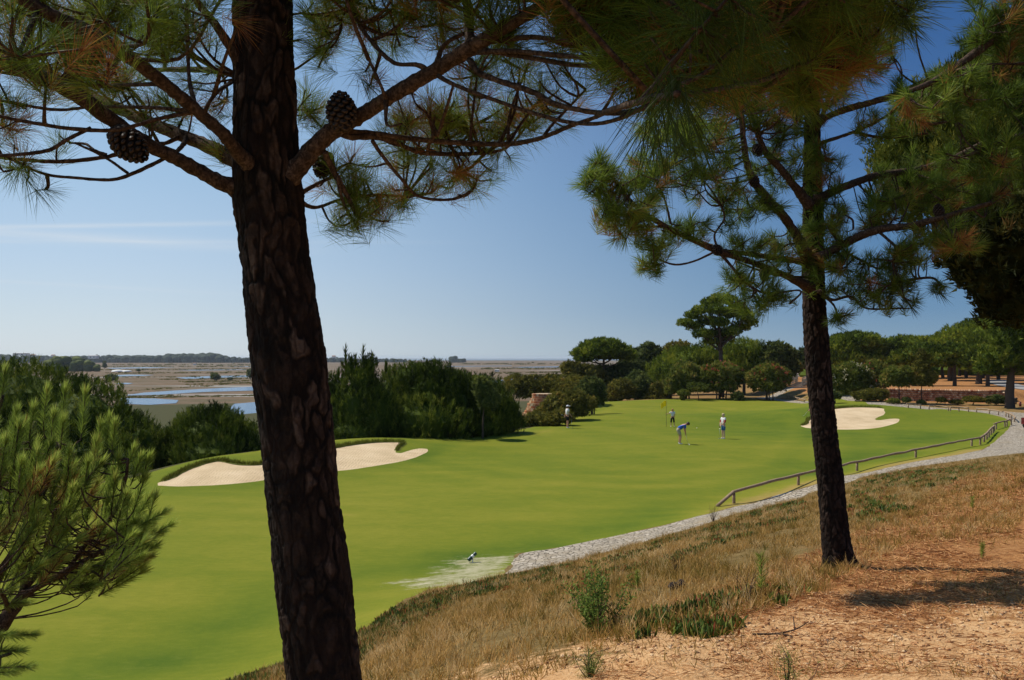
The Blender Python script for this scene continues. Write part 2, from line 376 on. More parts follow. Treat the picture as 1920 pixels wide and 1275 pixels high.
rr = np.hypot(rest[0][:, 0], rest[0][:, 1])
parts['marsh'], parts['ground'] = clip(rest[0], rest[1], rr-285.0)

# ---- ground materials
def world_vec(nt, sx=1, sy=1): return coords(nt, (sx, sy, 1))
m, nt, out = mat('mown fairway grass'); v = world_vec(nt)
n1 = noise(nt, .12, 4, .6, v); n2 = noise(nt, 9, 4, .7, v); n3 = noise(nt, .9, 4, .6, v, 1.0); n4 = noise(nt, 45, 3, .7, v); n5 = noise(nt, 4, 5, .75, coords(nt, (.7, 1.6, 1)))
tone = attr(nt, 'tone'); bare = attr(nt, 'bare')
t = mth(nt, 'ADD', tone, mth(nt, 'MULTIPLY', mth(nt, 'SUBTRACT', n1, .5), .55)); t = mth(nt, 'ADD', t, mth(nt, 'MULTIPLY', mth(nt, 'SUBTRACT', n3, .5), .35)); t = mth(nt, 'ADD', t, mth(nt, 'MULTIPLY', mth(nt, 'SUBTRACT', n2, .5), .22))
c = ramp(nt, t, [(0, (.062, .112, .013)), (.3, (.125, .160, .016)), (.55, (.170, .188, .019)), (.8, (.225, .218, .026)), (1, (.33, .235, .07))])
c = mix(nt, ramp(nt, n4, [(.3, .22), (.7, 0)]), c, (.04, .07, .008))
c = mix(nt, ramp(nt, n5, [(.35, .16), (.55, 0)]), c, (.05, .10, .01)); c = mix(nt, ramp(nt, n5, [(.55, 0), (.8, .16)]), c, (.34, .30, .07))
bf = mth(nt, 'ADD', bare, mth(nt, 'MULTIPLY', mth(nt, 'SUBTRACT', noise(nt, 2.2, 7, .78, coords(nt, (.6, 1.7, 1))), .5), 2.4))
bcol = ramp(nt, noise(nt, 3, 5, .7, v), [(.3, (.16, .17, .05)), (.45, (.28, .27, .14)), (.6, (.38, .35, .22)), (.75, (.50, .46, .33))])
c = mix(nt, ramp(nt, bf, [(.5, 0), (.75, .95)]), c, bcol)
pbsdf(nt, out, c, .95, .04, n4, .35, .02); M['lawn'] = m
m, nt, out = mat('bunker sand'); v = world_vec(nt)
n1 = noise(nt, .7, 4, .6, v); n2 = noise(nt, 25, 4, .7, v); wv = nt.nodes.new('ShaderNodeTexWave'); nt.links.new(coords(nt, (1, 1, 1)), wv.inputs[0]); setin(wv, Scale=2.2, Distortion=6.0, Detail=3.0)
c = ramp(nt, mth(nt, 'ADD', mth(nt, 'MULTIPLY', n1, .6), mth(nt, 'MULTIPLY', n2, .4)), [(.3, (.46, .335, .19)), (.5, (.62, .47, .285)), (.7, (.72, .57, .37))])
pbsdf(nt, out, c, .95, .1, mth(nt, 'ADD', mth(nt, 'MULTIPLY', wv.outputs['Fac'], .35), mth(nt, 'ADD', n2, mth(nt, 'MULTIPLY', noise(nt, 3.5, 5, .7, v), 1.2))), .6, .055); M['sand'] = m
m, nt, out = mat('cobbled path'); v = world_vec(nt)
vo = nt.nodes.new('ShaderNodeTexVoronoi'); vo.feature = 'DISTANCE_TO_EDGE'; setin(vo, Scale=6.5); nt.links.new(v, vo.inputs['Vector'])
vc = nt.nodes.new('ShaderNodeTexVoronoi'); setin(vc, Scale=6.5); nt.links.new(v, vc.inputs['Vector'])
sp = nt.nodes.new('ShaderNodeSeparateColor'); nt.links.new(vc.outputs['Color'], sp.inputs[0])
c = ramp(nt, sp.outputs[0], [(0, (.33, .275, .20)), (.5, (.46, .39, .30)), (1, (.60, .52, .41))])
c = mix(nt, ramp(nt, noise(nt, 30, 4, .7, v), [(.3, .35), (.7, 0)]), c, (.2, .17, .13))
c = mix(nt, ramp(nt, vo.outputs['Distance'], [(.02, 1), (.09, 0)]), c, (.10, .085, .055))
c = mix(nt, ramp(nt, noise(nt, .8, 5, .65, v), [(.52, 0), (.72, .75)]), c, (.36, .28, .17))
pbsdf(nt, out, c, .85, .2, ramp(nt, vo.outputs['Distance'], [(0, 0), (.12, 1)]), .9, .03); M['path'] = m
m, nt, out = mat('hillside earth'); v = world_vec(nt)
wild = attr(nt, 'wild'); lit, snd, gr = attr(nt, 'litter'), attr(nt, 'sandy'), attr(nt, 'grassy')
a1 = noise(nt, .7, 5, .65, v); a2 = noise(nt, 6, 5, .7, v); a3 = noise(nt, 45, 4, .7, v); a4 = noise(nt, 120, 3, .7, coords(nt, (1, .35, 1)))
cl = ramp(nt, mth(nt, 'ADD', mth(nt, 'MULTIPLY', a3, .6), mth(nt, 'MULTIPLY', a2, .4)), [(.32, (.15, .06, .022)), (.5, (.35, .16, .055)), (.68, (.58, .33, .14))])
cs = ramp(nt, mth(nt, 'ADD', mth(nt, 'MULTIPLY', a3, .65), mth(nt, 'MULTIPLY', a2, .35)), [(.3, (.24, .11, .04)), (.45, (.52, .29, .125)), (.7, (.80, .54, .285))])
cg = ramp(nt, mth(nt, 'ADD', mth(nt, 'MULTIPLY', a3, .45), mth(nt, 'MULTIPLY', a2, .55)), [(.3, (.085, .06, .018)), (.5, (.18, .12, .042)), (.7, (.30, .21, .085))])
cf = ramp(nt, mth(nt, 'ADD', mth(nt, 'MULTIPLY', a1, .6), mth(nt, 'MULTIPLY', a2, .4)), [(.35, (.10, .09, .022)), (.5, (.24, .15, .055)), (.65, (.33, .15, .065))])
c = mix(nt, ramp(nt, mth(nt, 'ADD', gr, mth(nt, 'MULTIPLY', mth(nt, 'SUBTRACT', a1, .5), .8)), [(.4, 0), (.6, 1)]), cf, cg)
c = mix(nt, ramp(nt, mth(nt, 'ADD', lit, mth(nt, 'MULTIPLY', mth(nt, 'SUBTRACT', a1, .5), 1.0)), [(.35, 0), (.65, 1)]), c, cl)
c = mix(nt, ramp(nt, mth(nt, 'ADD', mth(nt, 'ADD', snd, mth(nt, 'MULTIPLY', mth(nt, 'SUBTRACT', a1, .5), 1.5)), mth(nt, 'MULTIPLY', mth(nt, 'SUBTRACT', a2, .5), 1.6)), [(.4, 0), (.65, 1)]), c, cs)
c = mix(nt, ramp(nt, wild, [(.3, 0), (.7, 1)]), c, ramp(nt, a2, [(.3, (.025, .03, .01)), (.5, (.06, .06, .02)), (.7, (.11, .09, .035))]))
pbsdf(nt, out, c, .95, .1, mth(nt, 'ADD', a3, mth(nt, 'MULTIPLY', a2, 1.5)), .8, .03); M['earth'] = m
m, nt, out = mat('salt marsh'); v = coords(nt, (.0011, .0075, 1)); vf = coords(nt, (.01, .04, 1))
b1_ = noise(nt, 3.0, 8, .72, v, .6); b2_ = noise(nt, 6, 5, .7, vf); b3_ = noise(nt, 3.0, 3, .6, coords(nt, (.0008, .009, 1)))
c = ramp(nt, mth(nt, 'ADD', mth(nt, 'MULTIPLY', b1_, .7), mth(nt, 'MULTIPLY', b2_, .3)), [(.34, (.04, .036, .016)), (.43, (.11, .075, .04)), (.48, (.20, .13, .08)), (.52, (.08, .068, .03)), (.57, (.22, .15, .10)), (.62, (.10, .08, .038)), (.7, (.24, .175, .12))])
c = mix(nt, ramp(nt, b3_, [(.6, 0), (.63, .8), (.66, .8), (.69, 0)]), c, (.42, .42, .40))
pbsdf(nt, out, c, .95, .1); M['marsh'] = m

Vl = parts['lawn'][0]; x, y = Vl[:, 0], Vl[:, 1]
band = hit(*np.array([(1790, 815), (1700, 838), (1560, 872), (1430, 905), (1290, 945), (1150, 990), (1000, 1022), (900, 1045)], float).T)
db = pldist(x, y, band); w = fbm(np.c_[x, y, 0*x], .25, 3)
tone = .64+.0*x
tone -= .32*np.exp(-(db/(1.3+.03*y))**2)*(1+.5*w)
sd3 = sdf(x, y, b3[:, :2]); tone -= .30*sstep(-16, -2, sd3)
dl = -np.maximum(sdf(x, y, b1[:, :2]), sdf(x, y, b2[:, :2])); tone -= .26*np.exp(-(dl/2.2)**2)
green = hit(*np.array([(840, 860), (1000, 885), (1200, 893), (1400, 868), (1470, 820), (1480, 778), (1300, 765), (1150, 768), (1020, 815), (900, 832)], float).T)
sg = sdf(x, y, green[:, :2]); tone -= .10*sstep(-.5, .8, sg); tone -= .12*np.exp(-((sg+1.2)/.8)**2)
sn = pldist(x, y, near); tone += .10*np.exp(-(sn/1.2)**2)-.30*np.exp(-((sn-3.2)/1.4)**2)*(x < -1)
sp_ = pldist(x, y, np.vstack([pu[10:18]])); tone += .5*np.exp(-(sp_/1.3)**2); tone += .09*np.sin(np.abs(sg)*2.4)*np.exp(-np.abs(sg)/7)*(sg < 0)+.10*fbm(np.c_[x*.35, y*1.3, 0*x], 1.0, 3)
tone += .10*np.sign(np.sin((x*.9+y*.45)*1.1))*sstep(-.5, .5, sg)*.35
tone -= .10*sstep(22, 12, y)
patch = hit(*np.array([(968, 1037), (948, 1078), (880, 1096), (800, 1104), (740, 1096), (800, 1078), (850, 1062), (820, 1052), (880, 1046), (930, 1040)], float).T)
bare = .5+np.clip(sdf(x, y, patch[:, :2]), -1.4, 1.0)*.55
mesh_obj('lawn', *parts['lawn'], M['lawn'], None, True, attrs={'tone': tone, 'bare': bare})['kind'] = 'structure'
for k in (1, 2, 3): mesh_obj('sand_bunker', *parts['sand_%d' % k], M['sand'], None, True)['kind'] = 'structure'
mesh_obj('path', *parts['path'], M['path'], None, True)['kind'] = 'structure'
mesh_obj('marsh', *parts['marsh'], M['marsh'], None, True)['kind'] = 'structure'
Vh = parts['ground'][0]; x, y = Vh[:, 0], Vh[:, 1]
lit_poly = hit(*np.array([(1190, 1290), (1180, 1200), (1330, 1130), (1500, 1080), (1600, 1010), (1700, 960), (1830, 900), (1935, 858), (2300, 860), (2400, 1290)], float).T)[:, :2]
snd_poly = hit(*np.array([(820, 1290), (1000, 1240), (1130, 1200), (1250, 1165), (1380, 1175), (1500, 1130), (1650, 1165), (1900, 1150), (2200, 1160), (2200, 1290)], float).T)[:, :2]
hillm = np.hypot(x, y) < 60
wood = (x > 34+.02*y) & (y > 90) & (y < 260)
litter = np.where(wood, .8, 0)+np.where(hillm, .5+np.clip(sdf(x, y, np.vstack([lit_poly, [(6, -6), (0, -6), (-.5, 0)]])), -3, 1.5)*.28, 0)
sandy = np.where(hillm, .5+np.clip(sdf(x, y, np.vstack([snd_poly, [(6, -6), (-2, -6)]])), -1.5, 1)*.45, 0)
grassy = np.where(hillm, 1., .2)
mesh_obj('ground', *parts['ground'], M['earth'], None, True, attrs={'litter': litter, 'sandy': sandy, 'grassy': grassy, 'wild': np.minimum(1, sstep(-5.5, -6.2, Vh[:, 2])*(y > 12)*(x < .35*y)*1.0+1.0*((x < -9) & (y > 12) & (y < 80) | (y > 45) & (y < 80) & (x < .05*y)))*1.0, 'dummy': 0*x})['kind'] = 'structure'

# grass lips standing over the sand
M['lip'] = foliage('uncut bunker grass', [(0, (.07, .08, .012)), (.5, (.15, .165, .018)), (1, (.25, .20, .04))], .8, .15, .1, 2, .3)
def lip(poly, i0, i1, h):
    c = poly[i0:i1]; n = len(c)*6; c = smooth_path(c, n); ctr = poly.mean(0)
    t = norm(np.gradient(c[:, :2], axis=0)); nn = np.c_[-t[:, 1], t[:, 0]]
    s = np.sign(((c[:, :2]-ctr[:2])*nn).sum(1).mean()) or 1; nn = nn*s
    k = np.sin(np.linspace(0, np.pi, n))**.5*(1+.25*fbm(c, 1.3, 2)); prof = [(-.05, -.06), (-.10, .35), (-.08, .85), (.05, 1.0), (.08, .8), (.2, .3), (.35, -.6)]
    rows = []
    for a, b in prof:
        xy = c[:, :2]+nn*(a+.04*vnoise(c, 4, a*9)[:, None]); rows.append(np.c_[xy, H(xy[:, 0], xy[:, 1])+b*h*k-(.12 if a > 1 else 0)])
    V = np.array(rows); m_ = len(prof); i, j = np.meshgrid(np.arange(m_-1), np.arange(n-1), indexing='ij')
    q = np.stack([i*n+j, i*n+j+1, (i+1)*n+j+1, (i+1)*n+j], -1).reshape(-1, 4)
    A = Acc(); A.add(V.reshape(-1, 3), np.vstack([q[:, [0, 1, 2]], q[:, [0, 2, 3]]]), .35+.3*vnoise(V.reshape(-1, 3), 3))
    b = V[3][rng.integers(0, n, n*14)]+rng.normal(0, .05, (n*14, 3)); L = .10+.1*rng.random(n*14)
    d = norm(np.c_[rng.normal(0, .4, (n*14, 2)), np.ones(n*14)]); sd_ = norm(np.cross(d, rng.normal(size=(n*14, 3))))*.012
    A.add(np.stack([b-sd_, b+sd_, b+d*L[:, None]], 1).reshape(-1, 3), np.arange(n*42).reshape(-1, 3), np.repeat(rng.random(n*14)*.8, 3))
    A.build('bunker_lip', M['lip'], None, True)['kind'] = 'structure'
lip(b1, 3, 42, .035); lip(b2, 6, 40, .05); lip(b3, 2, 42, .09)

# ponds on the marsh
m, nt, out = mat('pond water'); w_ = noise(nt, 1.2, 4, .6, coords(nt, (1, .6, 1)))
b = pbsdf(nt, out, (.03, .085, .17), .18, .22, w_, .8, .15); M['water'] = m
m, nt, out = mat('open sea'); pbsdf(nt, out, (.16, .21, .24), .35, .5); M['sea'] = m
def sheet(name, uvs, z, mt, wob=0):
    p = np.array([PG(u, v, z) for u, v in uvs])
    me = bpy.data.meshes.new(name); me.from_pydata([tuple(a) for a in p], [], [list(range(len(p)))]); me.materials.append(mt)
    o = bpy.data.objects.new(name, me); COL.objects.link(o); o['kind'] = 'structure'; return o
sheet('water', [(228, 742), (300, 740), (380, 735), (480, 732), (500, 724), (420, 727), (330, 732), (270, 736)], -13.9, M['water'])
sheet('water', [(225, 746), (290, 747), (335, 750), (330, 756), (280, 759), (225, 757)], -13.9, M['water'])
sheet('water', [(430, 764), (440, 757), (500, 752), (540, 760), (540, 800), (440, 800)], -13.9, M['water'])
sheet('water', [(900, 716), (960, 711), (1010, 709), (1080, 710), (1080, 714), (990, 720)], -13.9, M['water'])
for uvs in ([(330, 708), (400, 704.5), (500, 703.5), (500, 706), (430, 707.5), (350, 710.5)], [(195, 704), (240, 702.3), (290, 703), (270, 704.6), (210, 706)], [(215, 719), (235, 717.5), (250, 718.5), (240, 720.5)],
            [(200, 690), (270, 688.5), (330, 689), (280, 690.2), (210, 691.4)], [(420, 687.5), (520, 686.3), (600, 686.6), (500, 688.2)], [(330, 693.6), (460, 692.8), (460, 693.6), (360, 694.6)], [(960, 688), (1080, 686.6), (1080, 688.2), (980, 689)], [(830, 686.5), (960, 685.6), (960, 686.4), (840, 687.4)]):
    sheet('water', uvs, -13.85, M['water'])
sheet('water', [(780, 675.6), (1200, 675.6), (1500, 675.2), (1500, 673.0), (700, 673.0), (700, 675.0)], -13.0, M['sea'])

# ================================================================ camera, sun, sky
cam = bpy.data.cameras.new('camera'); co = bpy.data.objects.new('camera', cam); COL.objects.link(co); S.camera = co
cam.sensor_width = 36; cam.lens = F/1920*36; cam.clip_end = 40000; cam.clip_start = .05
co.rotation_euler = (math.radians(90), 0, 0); cam.shift_y = (VH-637.5)/1920
EL, AZ = math.radians(56), math.radians(-60)        # AZ from +Y, clockwise positive
sd_ = Vector((math.sin(AZ)*math.cos(EL), math.cos(AZ)*math.cos(EL), math.sin(EL)))
L = bpy.data.lights.new('sun', 'SUN'); L.energy = 4.8; L.angle = math.radians(.5); L.color = (1, .94, .84)
lo = bpy.data.objects.new('sun', L); COL.objects.link(lo); lo.rotation_euler = sd_.to_track_quat('Z', 'Y').to_euler()
W = bpy.data.worlds.new('World'); S.world = W; W.use_nodes = True; nt = W.node_tree; nt.nodes.clear()
sk = nt.nodes.new('ShaderNodeTexSky'); sk.sky_type = 'NISHITA'; sk.sun_disc = False; sk.sun_elevation = EL; sk.sun_rotation = AZ
sk.altitude = 0; sk.air_density = 1.0; sk.dust_density = .3; sk.ozone_density = 3.0
tc = nt.nodes.new('ShaderNodeTexCoord'); sx = nt.nodes.new('ShaderNodeSeparateXYZ'); nt.links.new(tc.outputs['Generated'], sx.inputs[0])
dx, dy, dz = sx.outputs
# a polarised clear sky: pale towards the sun side, deep blue at right angles to it
KS = 1/.085
def sc3(c): return tuple(a*KS for a in c)
def skyramp(st): return ramp(nt, mth(nt, 'MAXIMUM', dz, 0.0), [(p, c) for p, c in st])
left = skyramp([(0, (.66, .735, .79)), (.04, (.60, .71, .80)), (.10, (.50, .65, .82)), (.19, (.38, .565, .78)), (.36, (.25, .43, .69)), (1, (.10, .22, .46))])
right = skyramp([(0, (.22, .35, .48)), (.05, (.115, .25, .44)), (.12, (.075, .20, .40)), (.22, (.05, .145, .36)), (.36, (.025, .098, .29)), (1, (.02, .075, .24))])
hl = mth(nt, 'SQRT', mth(nt, 'ADD', mth(nt, 'MULTIPLY', dx, dx), mth(nt, 'MULTIPLY', dy, dy)))
fz = mth(nt, 'ADD', mth(nt, 'DIVIDE', dx, mth(nt, 'MAXIMUM', hl, .001)), .47); fz = ramp(nt, fz, [(-.0, 0), (.94, 1)], 'EASE')
grad = mix(nt, fz, left, right)
vm = nt.nodes.new('ShaderNodeVectorMath'); vm.operation = 'SCALE'; vm.inputs['Scale'].default_value = KS; nt.links.new(grad, vm.inputs[0])
c = mix(nt, .88, sk.outputs[0], vm.outputs[0])
# vapour trails low on the left
ys = mth(nt, 'MAXIMUM', dy, .05); tt = mth(nt, 'DIVIDE', dx, ys); ss = mth(nt, 'DIVIDE', dz, ys)
mp = nt.nodes.new('ShaderNodeMapping'); mp.inputs['Scale'].default_value = (3, 3, 60); nt.links.new(tc.outputs['Generated'], mp.inputs[0]); cn = noise(nt, 1.2, 6, .6, mp.outputs[0], .4)
def trail(a, b, w, k, t0, t1):
    e = mth(nt, 'SUBTRACT', ss, mth(nt, 'ADD', mth(nt, 'MULTIPLY', tt, b), a)); e = mth(nt, 'DIVIDE', mth(nt, 'ADD', e, mth(nt, 'MULTIPLY', mth(nt, 'SUBTRACT', cn, .5), w*1.6)), w)
    g = mth(nt, 'POWER', 2.718, mth(nt, 'MULTIPLY', mth(nt, 'MULTIPLY', e, e), -1.0))
    return mth(nt, 'MULTIPLY', mth(nt, 'MULTIPLY', g, ramp(nt, mth(nt, 'ADD', tt, 1.0), [(max(0, 1+t0-.25), .9), (1+t0, .8), (min(1, 1+t1), 0)])), mth(nt, 'MULTIPLY', ramp(nt, cn, [(.3, .35), (.6, 1)]), k))
cl = mth(nt, 'ADD', trail(.1582, .0186, .0028, .55, -.5, -.15), trail(.1115, -.050, .0058, .6, -.5, -.18)); cl = mth(nt, 'ADD', cl, trail(.130, -.003, .0022, .22, -.3, -.02)); cl = mth(nt, 'ADD', cl, trail(.055, -.055, .002, .18, -.45, -.25))
c = mix(nt, mth(nt, 'MINIMUM', cl, .8), c, (.70*KS, .75*KS, .80*KS, 1))
bg = nt.nodes.new('ShaderNodeBackground'); bg.inputs['Strength'].default_value = .085; nt.links.new(c, bg.inputs[0])
wo = nt.nodes.new('ShaderNodeOutputWorld'); nt.links.new(bg.outputs[0], wo.inputs[0])
S.view_settings.view_transform = 'Standard'; S.view_settings.look = 'None'; S.view_settings.exposure = 0; S.view_settings.gamma = 1
S.cycles.max_bounces = 6; S.cycles.transparent_max_bounces = 6; S.cycles.diffuse_bounces = 3; S.cycles.use_denoising = True
# ================================================================ pine foliage
UP = np.array([0, 0, 1.])
def needles(acc, base, d, L, w, tint, bend=.12, sag=.05):
    n = len(base)
    if not n: return
    L = np.broadcast_to(L, (n,)).astype(float); w = np.broadcast_to(w, (n,)).astype(float); tint = np.broadcast_to(tint, (n,))
    r = rng.normal(size=(n, 3)); side = norm(np.cross(d, r)); off = norm(np.cross(d, side))*(bend*L*rng.normal(0, 1, n))[:, None]-UP*(sag*L)[:, None]
    s = side*(w*.5)[:, None]; m = base+d*(L*.5)[:, None]+off*.28; t = base+d*L[:, None]+off
    V = np.stack([base-s*.8, base+s*.8, m-s, m+s, t], 1).reshape(-1, 3); k = np.arange(n)[:, None]*5
    T = np.concatenate([k+[0, 1, 3], k+[0, 3, 2], k+[2, 3, 4]], 0)
    acc.add(V, T, np.repeat(tint, 5))
def blades(acc, base, d, L, w, tint):
    n = len(base); side = norm(np.cross(d, rng.normal(size=(n, 3))))*(np.broadcast_to(w, (n,))*.5)[:, None]
    V = np.stack([base-side, base+side, base+d*np.broadcast_to(L, (n,))[:, None]], 1).reshape(-1, 3)
    acc.add(V, np.arange(n*3).reshape(-1, 3), np.repeat(np.broadcast_to(tint, (n,)), 3))
def cone_dirs(axis, amin, amax):
    n = len(axis); a = np.radians(amin+(amax-amin)*rng.random(n)); ph = rng.random(n)*2*np.pi
    x = norm(np.cross(axis, rng.normal(size=(n, 3)))); y = np.cross(axis, x)
    return norm(axis*np.cos(a)[:, None]+(x*np.cos(ph)[:, None]+y*np.sin(ph)[:, None])*np.sin(a)[:, None])
def shoots(acc, tip, axis, slen, n, L, w, amin, amax, tint, sag=.06, tv=.1):
    """n needles round the end of each twig"""
    m = len(tip); tip = np.repeat(tip, n, 0); ax = np.repeat(norm(axis), n, 0); u = rng.random(m*n)
    base = tip-ax*(np.broadcast_to(np.repeat(np.broadcast_to(slen, (m,)), n), (m*n,))*u)[:, None]
    a = amin+(amax-amin)*(.25+.75*u); ph = rng.random(m*n)*2*np.pi; a = np.radians(a*(.6+.5*rng.random(m*n)))
    x = norm(np.cross(ax, rng.normal(size=(m*n, 3)))); y = np.cross(ax, x)
    d = norm(ax*np.cos(a)[:, None]+(x*np.cos(ph)[:, None]+y*np.sin(ph)[:, None])*np.sin(a)[:, None])
    ll = np.repeat(np.broadcast_to(L, (m,)), n)*(.7+.4*rng.random(m*n))
    needles(acc, base, d, ll, w, np.clip(np.repeat(np.broadcast_to(tint, (m,)), n)+tv*rng.normal(size=m*n), 0, 1), .10, sag)
class PineTree:
    """one tree: trunk, limbs, twigs, crown of needles, cones"""
    def __init__(s, name, loc, label, cat, group=None):
        s.root = empty(name, loc, label, cat, group); s.loc = np.array(loc, float)
        s.limbs = []; s.tw = Acc(); s.fo = Acc()
    def part(s, acc, name, mt, smooth=True):
        o = acc.build(name, mt, s.root, smooth, origin=s.loc); return o
    def limb(s, pts, nseg=9, name='branch', mt=None, own=True):
        w = np.array([P(u, v, D) for u, v, D, r in pts]); r = np.array([r*D/F for u, v, D, r in pts])
        a = Acc() if own else s.tw
        c, rr = tube(a, w, r, nseg, max(10, 8*len(pts)), .07)
        s.limbs.append(c)
        if own: s.part(a, name, mt or M['bark_limb'])
        return c
    def spray(s, E, tuft, rt=.004, nsub=None, up=.5):
        """twigs and needle tufts filling an ellipsoid seen at (u, v), reached from the nearest limb"""
        u, v, D, ru, rv, rd, n = E[:7]; tint = E[7] if len(E) > 7 else .4
        c = P(u, v, D); R = np.array([ru*D/F, rd, rv*D/F])
        q = rng.normal(size=(n, 3)); q = q/np.linalg.norm(q, axis=1, keepdims=True)*(rng.random(n)**.45)[:, None]; pt = c+q*R
        allp = np.concatenate(s.limbs); k = nsub or max(1, n//6); subs = []
        for i in range(k):
            o = allp[np.argmin(((allp-pt[i])**2).sum(1))]; d = pt[i]-o; l = np.linalg.norm(d)
            if l > .05:
                mid = o+d*.5+rng.normal(0, .08*l, 3)-UP*.10*l
                cc, _ = tube(s.tw, [o, mid, pt[i]], [rt*1.9, rt*1.4, rt], 5, 8, .05); subs.append(cc)
        pool = np.concatenate(subs+[allp]) if subs else allp
        ax = np.zeros((n, 3))
        for i in range(n):
            o = pool[np.argmin(((pool-pt[i])**2).sum(1)*(1+.6*rng.random()))] if i >= k else pt[i]-.05*norm(pt[i]-c)
            d = pt[i]-o; l = np.linalg.norm(d)
            if i >= k and l > .02: 
                mid = o+d*.55+rng.normal(0, .07*l, 3)-UP*.08*l; tube(s.tw, [o, mid, pt[i]], [rt*1.2, rt*.9, rt*.8], 4, 6, .05)
            ax[i] = norm(norm(d+1e-6)*.7+rng.normal(0, .35, 3)+UP*up)
        tuft(s.fo, pt, ax, tint)
    def finish(s, mt, barkmt=None):
        if s.tw.n: s.part(s.tw, 'twigs', barkmt or M['bark_limb'])
        if s.fo.n: s.part(s.fo, 'crown', mt, False)
def trunk_mesh(tree, pts, n, nseg, px, amp, mt, perx, ysc):
    """bark-plated trunk; pts (u, v, D, radius px), grown down to the ground"""
    w = np.array([P(u, v, D) for u, v, D, r in pts]); r = np.array([r*D/F for u, v, D, r in pts])
    pr = smooth_path(np.c_[w, r], n); c = pr[:, :3]; R = pr[:, 3]; t, a, b = frames(c)
    th = np.linspace(0, 2*np.pi, nseg, endpoint=False); s = np.r_[0, np.cumsum(np.linalg.norm(np.diff(c, axis=0), axis=1))]
    TH, SS = np.meshgrid(th, s); P3 = np.stack([np.cos(TH)*.3, np.sin(TH)*.3, SS], -1)
    wx = .5*fbm(P3, 6, 4); wy = .8*fbm(P3, 5, 4, 31.)
    f1, e, idc = voro(TH/(2*np.pi)*perx+wx, SS*ysc+wy, perx); f1b, e2, _ = voro(TH/(2*np.pi)*perx*2+wx, SS*ysc*2.1+wy, perx*2)
    plate = sstep(.02, .34, e+.10*fbm(P3, 30, 2))*(.35+.65*idc); fine = sstep(0, .35, e2+.08*fbm(P3, 45, 2))
    disp = amp*(plate*1.0+.35*fine+.45*fbm(P3, 28, 3)+.5*fbm(P3, 3, 2)-.6)
    RR = R[:, None]+disp
    V = (c[:, None]+RR[..., None]*(a[:, None]*np.cos(TH)[..., None]+b[:, None]*np.sin(TH)[..., None])).reshape(-1, 3)
    i, j = np.meshgrid(np.arange(n-1), np.arange(nseg), indexing='ij'); j2 = (j+1) % nseg
    q = np.stack([i*nseg+j, i*nseg+j2, (i+1)*nseg+j2, (i+1)*nseg+j], -1).reshape(-1, 4)
    tint = np.clip(plate*.62+.28*fine*plate+.26*fbm(P3, 16, 4), 0, 1).ravel()
    tree.limbs.append(c[::8])
    return mesh_obj('trunk', V, np.vstack([q[:, [0, 1, 2]], q[:, [0, 2, 3]]]), mt, tree.root, True, tint, tree.loc)
m, nt, out = mat('plated pine bark'); v = coords(nt); t = attr(nt, 'tint'); nf = noise(nt, 90, 5, .7, v); nm_ = noise(nt, 7, 3, .6, v)
t = mth(nt, 'ADD', t, mth(nt, 'MULTIPLY', mth(nt, 'SUBTRACT', nf, .5), .6))
c = ramp(nt, t, [(.0, (.006, .004, .003)), (.3, (.014, .009, .006)), (.6, (.036, .022, .015)), (.85, (.066, .042, .029)), (1, (.105, .07, .05))])
c = mix(nt, ramp(nt, nm_, [(.4, 0), (.7, .35)]), c, (.035, .018, .012), 'MIX')
pbsdf(nt, out, c, .9, .15, nf, .8, .006); M['bark_plate'] = m
M['cone'] = foliage('pine cone scales', [(0, (.008, .005, .004)), (1, (.065, .042, .03))], .6, 0, .2, 20, .3)
def pine_cone(parent, at_, axis, L, Rm, origin):
    A = Acc(); axis = norm(axis); x = norm(np.cross(axis, [.3, .9, .2])); y = np.cross(axis, x)
    Vs, Ts = sphere(14, 10); A.add(at_+(Vs[:, :1]*x+Vs[:, 1:2]*y)*Rm*.78+Vs[:, 2:]*axis*L*.46, Ts, .05)
    n = int(84); Vk, Tk = sphere(7, 5)
    for i in range(n):
        h = (i+.5)/n; th = i*2.39996; rad_ = Rm*(math.sin(math.pi*min(.97, .06+h*.9))**.62)*.93; o = x*math.cos(th)+y*math.sin(th)
        p = at_+axis*(h-.5)*L+o*rad_; nn = norm(o+axis*(h-.35)*.9); t1 = norm(np.cross(axis, nn)); t2 = np.cross(nn, t1)
        sz = Rm*.245*(1.15-.5*h)*(.85+.3*rng.random())
        A.add(p+Vk[:, :1]*t1*sz*1.15+Vk[:, 1:2]*t2*sz*.72+Vk[:, 2:]*nn*sz*.75, Tk, np.clip(.35+.65*Vk[:, 2], 0, 1))
    return A.build('pine_cone', M['cone'], parent, True, origin)

